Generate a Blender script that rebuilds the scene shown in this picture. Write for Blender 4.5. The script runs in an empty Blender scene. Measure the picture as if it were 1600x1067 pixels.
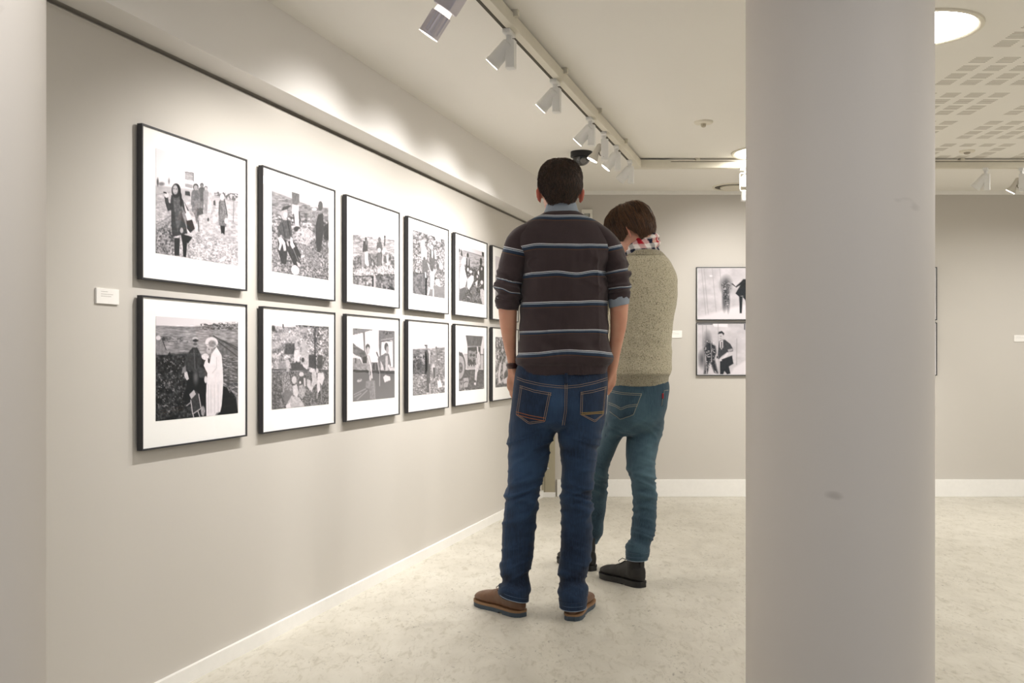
import bpy, bmesh, math, random
import numpy as np
from mathutils import Vector, Matrix, Euler
from mathutils.bvhtree import BVHTree

S = bpy.context.scene
COL = S.collection
rng = np.random.default_rng(7)
PI = math.pi

# ------------------------------------------------------------------ camera
F, CX, CY, EYE = 1540.0, 815.0, 556.5, 1.05
cam_d = bpy.data.cameras.new('camera'); cam = bpy.data.objects.new('camera', cam_d)
COL.objects.link(cam); S.camera = cam
cam.location = (0, 0, EYE); cam.rotation_euler = (PI/2, 0, 0)
cam_d.sensor_width = 36; cam_d.lens = F/1600*36
cam_d.shift_x = -(CX-800)/1600; cam_d.shift_y = (CY-533.5)/1600
cam_d.clip_start = .05; cam_d.clip_end = 60

def at(px, py, Y):
    return Vector(((px-CX)/F*Y, Y, EYE+(CY-py)/F*Y))

# ------------------------------------------------------------------ colour, materials
def lin(c):
    if isinstance(c, str):
        c = [int(c[i:i+2], 16)/255 for i in (0, 2, 4)]
    return tuple((x/12.92 if x <= .04045 else ((x+.055)/1.055)**2.4) for x in c)

class NT:
    def __init__(s, m):
        s.t = m.node_tree; s.n = s.t.nodes; s.l = s.t.links
    def new(s, typ, **kw):
        n = s.n.new(typ)
        for k, v in kw.items():
            setattr(n, k, v)
        return n
    def link(s, a, b): s.l.new(a, b)
    def math(s, op, a, b=None, clamp=False):
        n = s.new('ShaderNodeMath', operation=op, use_clamp=clamp)
        for i, v in enumerate((a, b)):
            if v is None: continue
            if isinstance(v, (int, float)): n.inputs[i].default_value = v
            else: s.link(v, n.inputs[i])
        return n.outputs[0]
    def mix(s, fac, a, b):
        n = s.new('ShaderNodeMix', data_type='RGBA')
        for i, v in ((0, fac), (6, a), (7, b)):
            if isinstance(v, (int, float)): n.inputs[i].default_value = v
            elif isinstance(v, tuple): n.inputs[i].default_value = (*v[:3], 1)
            else: s.link(v, n.inputs[i])
        return n.outputs[2]
    def noise(s, vec, scale, detail=3, rough=.5, dist=0):
        n = s.new('ShaderNodeTexNoise')
        n.inputs['Scale'].default_value = scale; n.inputs['Detail'].default_value = detail
        n.inputs['Roughness'].default_value = rough; n.inputs['Distortion'].default_value = dist
        if vec is not None: s.link(vec, n.inputs['Vector'])
        return n.outputs['Fac']
    def ramp(s, fac, stops):
        n = s.new('ShaderNodeValToRGB')
        e = n.color_ramp.elements
        while len(e) < len(stops): e.new(.5)
        for q, (p, c) in zip(e, stops):
            q.position = p
            q.color = (c, c, c, 1) if isinstance(c, (int, float)) else (*c[:3], 1)
        s.link(fac, n.inputs[0]); return n.outputs[0]
    def mapping(s, vec, scale=(1, 1, 1), rot=(0, 0, 0)):
        n = s.new('ShaderNodeMapping'); n.inputs['Scale'].default_value = scale
        n.inputs['Rotation'].default_value = rot
        s.link(vec, n.inputs['Vector']); return n.outputs[0]
    def bump(s, h, strength=.3, dist=.002):
        n = s.new('ShaderNodeBump'); n.inputs['Strength'].default_value = strength
        n.inputs['Distance'].default_value = dist
        s.link(h, n.inputs['Height']); return n.outputs[0]

def material(name, color='808080', rough=.6, metal=0, spec=.5, emit=None, emit_s=0, noise=None, bump=None):
    """noise=(scale, amount): subtle procedural tone variation; bump=(scale,strength,distance)"""
    m = bpy.data.materials.new(name); m.use_nodes = True
    t = NT(m); b = t.n['Principled BSDF']
    c = lin(color) if isinstance(color, str) else color
    b.inputs['Base Color'].default_value = (*c, 1)
    b.inputs['Roughness'].default_value = rough; b.inputs['Metallic'].default_value = metal
    b.inputs['Specular IOR Level'].default_value = spec
    if emit:
        b.inputs['Emission Color'].default_value = (*lin(emit), 1); b.inputs['Emission Strength'].default_value = emit_s
    co = t.new('ShaderNodeTexCoord').outputs['Object']
    if noise is None and not emit: noise = (40, .04)
    if noise:
        f = t.noise(co, noise[0], 4)
        k = noise[1]
        t.link(t.mix(f, tuple(x*(1-k) for x in c), tuple(min(1, x*(1+k)) for x in c)), b.inputs['Base Color'])
    if bump:
        t.link(t.bump(t.noise(co, bump[0], 4), bump[1], bump[2]), b.inputs['Normal'])
    return m

# ------------------------------------------------------------------ mesh builder
def frame_of(d):
    d = Vector(d).normalized()
    u = d.orthogonal().normalized() if abs(d.z) < .9 else Vector((1, 0, 0))
    u = (u - d*u.dot(d)).normalized()
    return u, d.cross(u).normalized(), d

class MB:
    def __init__(s): s.v = []; s.f = []; s.m = []
    def add(s, vs, fs, mi=0):
        o = len(s.v); s.v += [tuple(v) for v in vs]
        s.f += [tuple(i+o for i in f) for f in fs]; s.m += [mi]*len(fs)
        return s
    def box(s, lo, hi, mi=0, M=None, bev=0):
        lo = list(lo); hi = list(hi)
        if bev:
            bm = bmesh.new(); bmesh.ops.create_cube(bm, size=1)
            for v in bm.verts:
                for k in range(3): v.co[k] = lo[k] if v.co[k] < 0 else hi[k]
            bmesh.ops.bevel(bm, geom=bm.edges[:], offset=bev, segments=2, profile=.5, affect='EDGES')
            bm.verts.index_update()
            vs = [v.co.copy() for v in bm.verts]; fs = [[v.index for v in f.verts] for f in bm.faces]; bm.free()
        else:
            vs = [Vector((x, y, z)) for z in (lo[2], hi[2]) for y in (lo[1], hi[1]) for x in (lo[0], hi[0])]
            fs = [(0, 2, 3, 1), (4, 5, 7, 6), (0, 1, 5, 4), (2, 6, 7, 3), (0, 4, 6, 2), (1, 3, 7, 5)]
        if M is not None: vs = [M @ v for v in vs]
        return s.add(vs, fs, mi)
    def lathe(s, prof, n=32, M=None, mi=0, cap=True):
        """prof: list of (r, z) revolved about z"""
        vs = []; fs = []
        for r, z in prof:
            vs += [Vector((r*math.cos(2*PI*k/n), r*math.sin(2*PI*k/n), z)) for k in range(n)]
        for i in range(len(prof)-1):
            for k in range(n):
                fs.append((i*n+k, i*n+(k+1) % n, (i+1)*n+(k+1) % n, (i+1)*n+k))
        if cap:
            fs.append(tuple(range(n-1, -1, -1))); fs.append(tuple((len(prof)-1)*n+k for k in range(n)))
        if M is not None: vs = [M @ v for v in vs]
        return s.add(vs, fs, mi)
    def cyl(s, p0, p1, r0, r1=None, n=16, mi=0):
        p0 = Vector(p0); p1 = Vector(p1); u, w, d = frame_of(p1-p0)
        M = Matrix((u, w, d)).transposed().to_4x4(); M.translation = p0
        return s.lathe([(r0, 0), (r0 if r1 is None else r1, (p1-p0).length)], n, M, mi)
    def tube(s, pts, r, n=8, mi=0, closed=False):
        pts = [Vector(p) for p in pts]; N = len(pts)
        rs = r if isinstance(r, (list, tuple)) else [r]*N
        vs = []; fs = []; u = None
        for i in range(N):
            if closed: d = pts[(i+1) % N]-pts[i-1]
            else: d = pts[min(i+1, N-1)]-pts[max(i-1, 0)]
            d = d.normalized() if d.length > 1e-9 else Vector((0, 0, 1))
            u = frame_of(d)[0] if u is None else (u-d*u.dot(d)).normalized()
            w = d.cross(u)
            vs += [pts[i]+(u*math.cos(2*PI*k/n)+w*math.sin(2*PI*k/n))*rs[i] for k in range(n)]
        for i in range(N if closed else N-1):
            j = (i+1) % N
            for k in range(n):
                fs.append((i*n+k, i*n+(k+1) % n, j*n+(k+1) % n, j*n+k))
        if not closed:
            fs.append(tuple(range(n-1, -1, -1))); fs.append(tuple((N-1)*n+k for k in range(n)))
        return s.add(vs, fs, mi)
    def prism(s, poly, z0, z1, M=None, mi=0):
        n = len(poly)
        vs = [Vector((x, y, z0)) for x, y in poly]+[Vector((x, y, z1)) for x, y in poly]
        fs = [tuple(range(n-1, -1, -1)), tuple(range(n, 2*n))]+[(i, (i+1) % n, n+(i+1) % n, n+i) for i in range(n)]
        if M is not None: vs = [M @ v for v in vs]
        return s.add(vs, fs, mi)
    def build(s, name, mats, parent=None, smooth=False, off=None, angle=None):
        me = bpy.data.meshes.new(name)
        vs = s.v if off is None else [(v[0]-off[0], v[1]-off[1], v[2]-off[2]) for v in s.v]
        me.from_pydata(vs, [], s.f)
        if not isinstance(mats, (list, tuple)): mats = [mats]
        for m in mats: me.materials.append(m)
        me.polygons.foreach_set('material_index', s.m)
        bm = bmesh.new(); bm.from_mesh(me); bmesh.ops.recalc_face_normals(bm, faces=bm.faces[:]); 
        if angle is not None:
            for e in bm.edges:
                e.smooth = len(e.link_faces) == 2 and e.calc_face_angle(0) < math.radians(angle)
        bm.to_mesh(me); bm.free()
        me.polygons.foreach_set('use_smooth', [bool(smooth or angle is not None)]*len(me.polygons))
        me.update()
        o = bpy.data.objects.new(name, me); COL.objects.link(o)
        if parent is not None: o.parent = parent
        return o

def tag(o, label=None, cat=None, group=None, kind=None):
    if label: o['label'] = label
    if cat: o['category'] = cat
    if group: o['group'] = group
    if kind: o['kind'] = kind
    return o
def thing(name, loc, rz=0, label=None, cat=None, group=None):
    o = bpy.data.objects.new(name, None); COL.objects.link(o)
    o.empty_display_size = .05
    o.location = loc; o.rotation_euler = (0, 0, rz)
    return tag(o, label, cat, group)
def dup(root):
    r = root.copy(); COL.objects.link(r)
    for ch in list(root.children):
        c = ch.copy(); COL.objects.link(c); c.parent = r
        for g in list(ch.children):
            d = g.copy(); COL.objects.link(d); d.parent = c
    return r

# ------------------------------------------------------------------ numpy value noise
def _h(ix, iy, iz, seed):
    n = (ix.astype(np.int64)*374761393 + iy.astype(np.int64)*668265263 + iz.astype(np.int64)*2147483647 + seed*974634539) & 0xffffffff
    n = ((n ^ (n >> 13))*1274126177) & 0xffffffff
    n = ((n ^ (n >> 15))*2246822519) & 0xffffffff
    return ((n ^ (n >> 16)) & 0xffff)/32767.5-1
def vnoise(x, y, z=None, seed=0):
    x = np.asarray(x, float); y = np.asarray(y, float); z = np.zeros_like(x) if z is None else np.asarray(z, float)
    fx, fy, fz = np.floor(x), np.floor(y), np.floor(z)
    tx, ty, tz = x-fx, y-fy, z-fz
    tx = tx*tx*(3-2*tx); ty = ty*ty*(3-2*ty); tz = tz*tz*(3-2*tz)
    o = 0
    for a in (0, 1):
        for b in (0, 1):
            for c in (0, 1):
                w = (tx if a else 1-tx)*(ty if b else 1-ty)*(tz if c else 1-tz)
                o = o+w*_h(fx+a, fy+b, fz+c, seed)
    return o
def fbm(x, y, z=None, seed=0, oct=3):
    o = 0; a = 1; t = 0; z = np.zeros_like(x) if z is None else z
    for k in range(oct):
        o = o+a*vnoise(x*2**k, y*2**k, z*2**k, seed+k); t += a; a *= .55
    return o/t
# ================================================================== ROOM
SL = .2944                                    # slope of the left wall in plan: it runs obliquely to the back wall
LA = math.atan(SL)
def wall_x(Y): return -2.015+SL*Y
U = Vector((math.sin(LA), math.cos(LA), 0))   # along the left wall
Nw = Vector((math.cos(LA), -math.sin(LA), 0)) # out of the left wall into the room
W0 = Vector((wall_x(0), 0, 0))
RZL = PI/2-LA                                 # local x along the wall, local y into the wall
BACK, CEIL = 7.38, 2.285
Y0, XR = -3.2, 5.6

def paint_mat(name, col, rough=.75, var=.02, bscale=260, bstr=.12):
    m = material(name, col, rough, spec=.3)
    t = NT(m); b = t.n['Principled BSDF']
    co = t.new('ShaderNodeTexCoord').outputs['Object']
    c = lin(col)
    f = t.noise(co, 1.7, 3)
    t.link(t.mix(f, tuple(x*(1-var) for x in c), tuple(min(1, x*(1+var)) for x in c)), b.inputs['Base Color'])
    t.link(t.bump(t.noise(co, bscale, 2), bstr, .0006), b.inputs['Normal'])
    return m
M_WALL = paint_mat('greige_wall_paint', 'cbc6be')
M_WHITE = paint_mat('white_plaster', 'efece8')
M_TRIM = material('white_trim_gloss', 'f3f1ec', .35)
M_PANEL = paint_mat('grey_panel_paint', 'aca48d')

# floor: marbled linoleum
M_FLOOR = bpy.data.materials.new('marbled_linoleum'); M_FLOOR.use_nodes = True
t = NT(M_FLOOR); b = t.n['Principled BSDF']
co = t.new('ShaderNodeTexCoord').outputs['Object']
sm = t.mapping(co, (1, .55, 1), (0, 0, .35))
base = t.ramp(t.noise(sm, 5.5, 9, .66, .7), [(.3, lin('c3beb1')), (.52, lin('cfcabd')), (.72, lin('d8d4c8'))])
streak = t.ramp(t.noise(t.mapping(co, (1, .38, 1), (0, 0, .35)), 32, 7, .68, 1.0), [(.52, 0.0), (.68, 1.0)])
c1 = t.mix(t.math('MULTIPLY', streak, .62), base, lin('a9a28f'))
fleck = t.ramp(t.noise(t.mapping(co, (1, .45, 1), (0, 0, -.3)), 75, 5, .7, .6), [(.58, 0.0), (.68, 1.0)])
blot = t.ramp(t.noise(co, 4.5, 3, .5), [(.42, 0.0), (.62, 1.0)])
c2 = t.mix(t.math('MULTIPLY', t.math('MULTIPLY', fleck, blot), .95), c1, lin('6f695b'))
t.link(c2, b.inputs['Base Color'])
t.link(t.ramp(t.noise(co, 9, 4), [(.3, .34), (.7, .46)]), b.inputs['Roughness'])
b.inputs['Specular IOR Level'].default_value = .42

# ceiling: plain plaster, with fields of slotted acoustic perforation over the right half
M_CEIL = paint_mat('ceiling_plaster', 'f1eee7', .8)
t = NT(M_CEIL); b = t.n['Principled BSDF']
co = t.new('ShaderNodeTexCoord').outputs['Object']
sx = t.new('ShaderNodeSeparateXYZ'); t.link(co, sx.inputs[0])
X, Y = sx.outputs[0], sx.outputs[1]
def inside(v, per, start, pitch, n, w):
    """1 where v falls in a tile of width w; tiles at pitch, n per block, blocks every per"""
    q = t.math('MODULO', t.math('ADD', t.math('SUBTRACT', v, start), 60*per), per)
    blk = t.math('LESS_THAN', q, pitch*n)
    return t.math('MULTIPLY', blk, t.math('LESS_THAN', t.math('MODULO', q, pitch), w)), q
mx, qx = inside(X, .583, 1.878, .1145, 4, .072)
my, qy = inside(Y, .553, 4.072, .1125, 4, .084)
slit = t.math('LESS_THAN', t.math('MODULO', qy, .0168), .0066)
# the block around the ceiling sensor keeps its four middle tiles plain
def band(v, a, b_): return t.math('MULTIPLY', t.math('GREATER_THAN', v, a), t.math('LESS_THAN', v, b_))
hole = t.math('MULTIPLY', band(X, 2.57, 2.79), band(Y, 5.83, 6.05))
msk = t.math('MULTIPLY', t.math('MULTIPLY', mx, my), slit)
msk = t.math('MULTIPLY', msk, t.math('SUBTRACT', 1.0, hole))
msk = t.math('MULTIPLY', msk, band(X, 1.86, 5.4))
msk = t.math('MULTIPLY', msk, band(Y, .7, 6.2))
old = b.inputs['Base Color'].links[0].from_socket
t.link(t.mix(msk, old, lin('948b79')), b.inputs['Base Color'])

def struct(name, mb, m, label, cat='wall', **kw):
    o = mb.build(name, m, **kw)
    return tag(o, label, cat, kind='structure')

yl0, yl1 = Y0, BACK
struct('floor', MB().prism([(wall_x(Y0)-.1, Y0), (XR, Y0), (XR, BACK+.1), (wall_x(BACK)-.1, BACK+.1)], -.1, 0), M_FLOOR,
       'pale marbled linoleum floor of the gallery', 'floor')
struct('ceiling', MB().prism([(wall_x(Y0)-.1, Y0), (XR, Y0), (XR, BACK+.1), (wall_x(BACK)-.1, BACK+.1)], CEIL, CEIL+.1), M_CEIL,
       'cream ceiling with slotted perforated fields on the right', 'ceiling')
def lw(Y, d=0, z=0):                          # point beside the left wall: d metres out into the room
    return (wall_x(Y)+Nw.x*d, Y+Nw.y*d, z)
def lstrip(d0, d1, ya=Y0, yb=BACK):
    a, b_, c, d = lw(ya, d0), lw(yb, d0), lw(yb, d1), lw(ya, d1)
    return [(a[0], a[1]), (b_[0], b_[1]), (c[0], c[1]), (d[0], d[1])]
struct('wall_left', MB().prism(lstrip(-.1, 0), 0, 1.984).prism(lstrip(-.1, -.03), 1.984, 2.002).prism(lstrip(-.1, -.0), 2.002, CEIL), M_WALL,
       'long greige wall hung with two rows of framed photographs')
struct('trim_1', MB().prism(lstrip(-.0, .118), 2.000, CEIL), M_WHITE, 'white boxed soffit running along the top of the left wall', 'soffit')
struct('baseboard_left', MB().prism(lstrip(0, .014), 0, .050), M_TRIM, 'low white baseboard along the left wall', 'baseboard')
struct('wall_back', MB().box((.0, BACK, 0), (XR, BACK+.1, CEIL)), M_WALL, 'greige back wall behind the two men and the pillar')
struct('baseboard_back', MB().box((.265, BACK-.016, 0), (XR, BACK, .128), bev=.002), M_TRIM, 'tall white baseboard along the back wall', 'baseboard')
struct('trim_2', MB().box((.0, BACK-.02, CEIL-.027), (XR, BACK, CEIL)), M_TRIM, 'thin white cornice strip above the back wall', 'cornice')
struct('wall_right', MB().box((XR, Y0, 0), (XR+.1, BACK+.1, CEIL)), M_WALL, 'greige wall closing the room on the right')

# pillars
M_PIL = paint_mat('pillar_white_paint', 'd9d3cd', .6)
t = NT(M_PIL); b = t.n['Principled BSDF']
old = b.inputs['Base Color'].links[0].from_socket
co = t.new('ShaderNodeTexCoord').outputs['Object']
scf = t.ramp(t.noise(t.mapping(co, (7, 7, 16)), 1.0, 2, .4), [(.73, 0.0), (.79, 1.0)])
t.link(t.mix(t.math('MULTIPLY', scf, .35), old, lin('8f8780')), b.inputs['Base Color'])
PX, PY, PR = .834, 2.6, .2368
struct('pillar', MB().lathe([(PR, 0), (PR, CEIL)], 128, Matrix.Translation((PX, PY, 0))), M_PIL,
       'thick round white pillar in front of the back wall', 'pillar', angle=40)
QY, QR = 1.62, .2455
qx_ = (66.5-CX)/F*QY
struct('pillar.001', MB().lathe([(QR, 0), (QR, CEIL)], 128, Matrix.Translation((qx_-QR*1.085, QY, 0))), M_PIL,
       'round white pillar at the left edge of the picture', 'pillar', angle=40)

# access panel in the far corner
ap = thing('access_panel', (.195, BACK, 0), 0, 'narrow grey access panel with two small latches in the far corner', 'panel')
MB().box((-.115, -.03, .0), (.054, 0, 2.0), bev=.001).build('panel', M_PANEL, ap)
MB().box((-.0245, -.0308, 0.036), (-.0215, -.0298, 2.0)).build('door_joint', material('joint_shadow_gap', '4a4538', .9), ap)
MB().box((-.118, -.04, 0), (.057, -.028, .036), bev=.001).build('plinth', M_TRIM, ap)
M_CHR = material('chrome', 'd8d8d6', .22, 1)
for z in (.268, .214):
    MB().cyl((.0, -.03, z), (.0, -.046, z), .009, n=14).cyl((-.012, -.046, z), (.012, -.046, z), .0045, n=10).build('latch', M_CHR, ap, angle=40)

# ================================================================== small wall things
def board_label(name, lo, lab, w, h, lines, rz=0, loc=None):
    r = thing(name, loc, rz, lab, 'label', 'wall labels')
    MB().box((0, -.006, 0), (w, 0, h), bev=.0006).build('card', material('label_card', 'f4f1ec', .6), r)
    mb = MB()
    for (x0, x1, z) in lines:                 # the print is too small to read: grey lines of type
        x = x0
        k = 0
        while x < x1:
            ww = .0018+.0022*abs(math.sin(k*2.3+z*90)); mb.box((x, -.0063, z), (min(x+ww, x1), -.0059, z+.0011)); x += ww+.0011; k += 1
    mb.build('printed_text', material('label_ink', '9c9790', .8), r)
    return r
p = Vector(lw(2.770, 0, 1.199))
board_label('wall_label', p, 'small white caption card on the left wall beside the nearest photographs', .094, .0435,
            [(.018, .046, .034), (.018, .068, .027), (.018, .060, .021)], RZL, p)
board_label('wall_label', None, 'small white caption card on the back wall beside the light sweater', .10, .055,
            [(.012, .05, .04), (.012, .08, .03)], 0, Vector((1.10, BACK, 1.187)))
board_label('wall_label', None, 'small white caption card on the back wall at the right edge', .11, .049,
            [(.012, .05, .036), (.012, .08, .027)], 0, Vector((3.685, BACK, 1.159)))
cb = thing('control_box', (.489, BACK, 2.06), 0, 'small white control box high on the back wall beside a head', 'control box')
MB().box((-.040, -.03, -.05), (.040, 0, .085), bev=.004).build('wall_mount_housing', material('white_plastic', 'e9e6dd', .4), cb, angle=40)
MB().box((-.023, -.032, .028), (.022, -.0298, .055), bev=.001).build('display', material('grey_display', '9a9b94', .25), cb)
MB().box((.012, -.0325, .03), (.019, -.0318, .053)).build('button', material('display_text_grey', '6b6c68', .5), cb)

dc = thing('dome_camera', (.362, 5.96, CEIL), 0, 'black dome security camera on the ceiling above the taller man', 'security camera')
M_BLK = material('black_plastic', '17161a', .4)
MB().lathe([(.0, 0), (.066, 0), (.0665, -.012), (.0665, -.03), (.064, -.033), (.05, -.033)], 48).build('base_ring', M_BLK, dc, angle=35)
m = material('smoked_dome', '20211f', .04, spec=.9)
MB().lathe([(.054*math.cos(a), -.032-.052*math.sin(a)) for a in np.linspace(0, PI/2-.01, 14)], 40).build('dome', m, dc, smooth=True)
MB().lathe([(.016, 0), (.016, .03)], 20, Matrix.Translation((.006, -.052, -.062)) @ Matrix.Rotation(1.9, 4, 'X')).build('lens', material('lens_silver', '9b9b99', .3, .8), dc, angle=40)

M_CWH = material('ceiling_fitting_white', 'e6e0d0', .5)
sd = thing('smoke_detector', (.958, 5.19, CEIL), 0, 'flat round smoke detector on the plain ceiling', 'detector')
MB().lathe([(.0, 0), (.05, 0), (.05, -.006), (.044, -.011), (.0, -.012)], 40, cap=False).build('base', M_CWH, sd, angle=35)
MB().lathe([(.014, -.011), (.012, -.026), (.006, -.03)], 20).build('sensor_head', material('sensor_grey', 'b9b19d', .5), sd, angle=35)
sd = thing('ceiling_sensor', (2.68, 5.93, CEIL), 0, 'small round sensor in the perforated ceiling field', 'detector')
MB().lathe([(.0, 0), (.045, 0), (.045, -.005), (.04, -.009), (.0, -.01)], 36, cap=False).build('base', M_CWH, sd, angle=35)
MB().lathe([(.02, -.009), (.017, -.017), (.01, -.02)], 20).build('sensor_head', material('sensor_grey_two', 'a79f8e', .5), sd, angle=35)
# ================================================================== PHOTOGRAPHS
class Pic:
    """a small grey painting; shapes are given in the flat coordinates of a quadrilateral c (TL, TR, BR, BL)"""
    def __init__(s, c, w=150, h=106, seed=0):
        s.w, s.h, s.seed = w, h, seed
        A = []; B = []
        for (u, v), (x, y) in zip(((0, 0), (1, 0), (1, 1), (0, 1)), c):
            A += [[u, v, 1, 0, 0, 0, -u*x, -v*x], [0, 0, 0, u, v, 1, -u*y, -v*y]]; B += [x, y]
        H = np.append(np.linalg.solve(np.array(A, float), np.array(B, float)), 1).reshape(3, 3)
        u, v = np.meshgrid((np.arange(w))/(w-1), (np.arange(h))/(h-1))
        q = np.stack([u, v, np.ones_like(u)], -1) @ H.T
        s.X = q[..., 0]/q[..., 2]; s.Y = q[..., 1]/q[..., 2]
        s.g = np.full((h, w), .9); s.px = abs(c[1][0]-c[0][0])/w*1.1
        s.u, s.v_ = u, v
    def n(s, sx, sy=None, o=3):
        s.seed += 11; sy = sx if sy is None else sy
        return fbm(s.X/sx, s.Y/sy, None, s.seed, o)
    def mixin(s, a, g): s.g = s.g*(1-a)+g*a; return a
    def poly(s, P, g, soft=0, tex=0, ts=14):
        P = np.array(P, float); x, y = s.X, s.Y
        ins = np.zeros(x.shape, bool); d = np.full(x.shape, 1e9)
        for (x0, y0), (x1, y1) in zip(P, np.roll(P, -1, 0)):
            ex, ey = x1-x0, y1-y0
            tt = np.clip(((x-x0)*ex+(y-y0)*ey)/(ex*ex+ey*ey+1e-9), 0, 1)
            d = np.minimum(d, (x-x0-tt*ex)**2+(y-y0-tt*ey)**2)
            c = ((y0 > y) != (y1 > y)) & (x < (x1-x0)*(y-y0)/((y1-y0) if y1 != y0 else 1e-9)+x0)
            ins ^= c
        sd = np.sqrt(d)*np.where(ins, -1, 1); w = max(soft, s.px)
        a = np.clip(.5-sd/w, 0, 1)
        return s.mixin(a, np.clip(g+(s.n(ts)*tex if tex else 0), 0, 1))
    def ell(s, cx, cy, rx, ry, g, rot=0, soft=0, tex=0):
        c, q = math.cos(rot), math.sin(rot); dx, dy = s.X-cx, s.Y-cy
        r = np.sqrt(((dx*c+dy*q)/rx)**2+((-dx*q+dy*c)/ry)**2)
        w = max(soft, s.px)/min(rx, ry)
        return s.mixin(np.clip(.5-(r-1)/w, 0, 1), np.clip(g+(s.n(10)*tex if tex else 0), 0, 1))
    def line(s, P, w, g, a=1):
        x, y = s.X, s.Y; d = np.full(x.shape, 1e9)
        for (x0, y0), (x1, y1) in zip(P[:-1], P[1:]):
            ex, ey = x1-x0, y1-y0
            tt = np.clip(((x-x0)*ex+(y-y0)*ey)/(ex*ex+ey*ey+1e-9), 0, 1)
            d = np.minimum(d, (x-x0-tt*ex)**2+(y-y0-tt*ey)**2)
        return s.mixin(a*np.clip(.5-(np.sqrt(d)-w/2)/s.px, 0, 1), g)
    def grad(s, pts):
        """background tone by height down the print: [(v, grey), ...]"""
        s.g = np.interp(s.v_, [p[0] for p in pts], [p[1] for p in pts])
    def gradp(s, P, g0, g1, soft=0):
        old = s.g.copy(); a = s.poly(P, 0, soft); s.g = old
        P = np.array(P, float); k = np.clip((s.Y-P[:, 1].min())/(np.ptp(P[:, 1])+1e-9), 0, 1)
        s.mixin(a, g0+(g1-g0)*k)
    def rough(s, P, amp, sc, soft=0, thr=None, g=None, sy=None):
        """noise added inside a region, or (thr, g) specks of one grey"""
        old = s.g.copy(); a = s.poly(P, 0, soft); s.g = old
        n = s.n(sc, sy)
        if thr is None: s.g = np.clip(s.g+a*n*amp, 0, 1)
        else: s.mixin(a*np.clip((n-thr)/.12, 0, 1)*amp, g)
    def person(s, x, y0, y1, w, coat, head=.6, hair=.3, legs=None, hw=None):
        """simple standing figure: head at y0, feet at y1"""
        h = y1-y0; hr = h*.065 if hw is None else hw
        if legs is not None:
            s.poly([(x-w*.28, y0+h*.55), (x+w*.28, y0+h*.55), (x+w*.22, y1), (x+w*.05, y1), (x, y0+h*.66), (x-w*.06, y1), (x-w*.24, y1)], legs, 0, .05)
        s.poly([(x-hr, y0+h*.15), (x+hr, y0+h*.15), (x+w*.5, y0+h*.22), (x+w*.55, y0+h*.5), (x+w*.42, y0+h*.5), (x+w*.42, y0+h*.66), (x-w*.42, y0+h*.66), (x-w*.44, y0+h*.5), (x-w*.55, y0+h*.5), (x-w*.5, y0+h*.22)], coat, 0, .08, w*.3)
        s.ell(x, y0+h*.08, hr, h*.08, hair); s.ell(x, y0+h*.1, hr*.7, h*.06, head)

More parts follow.
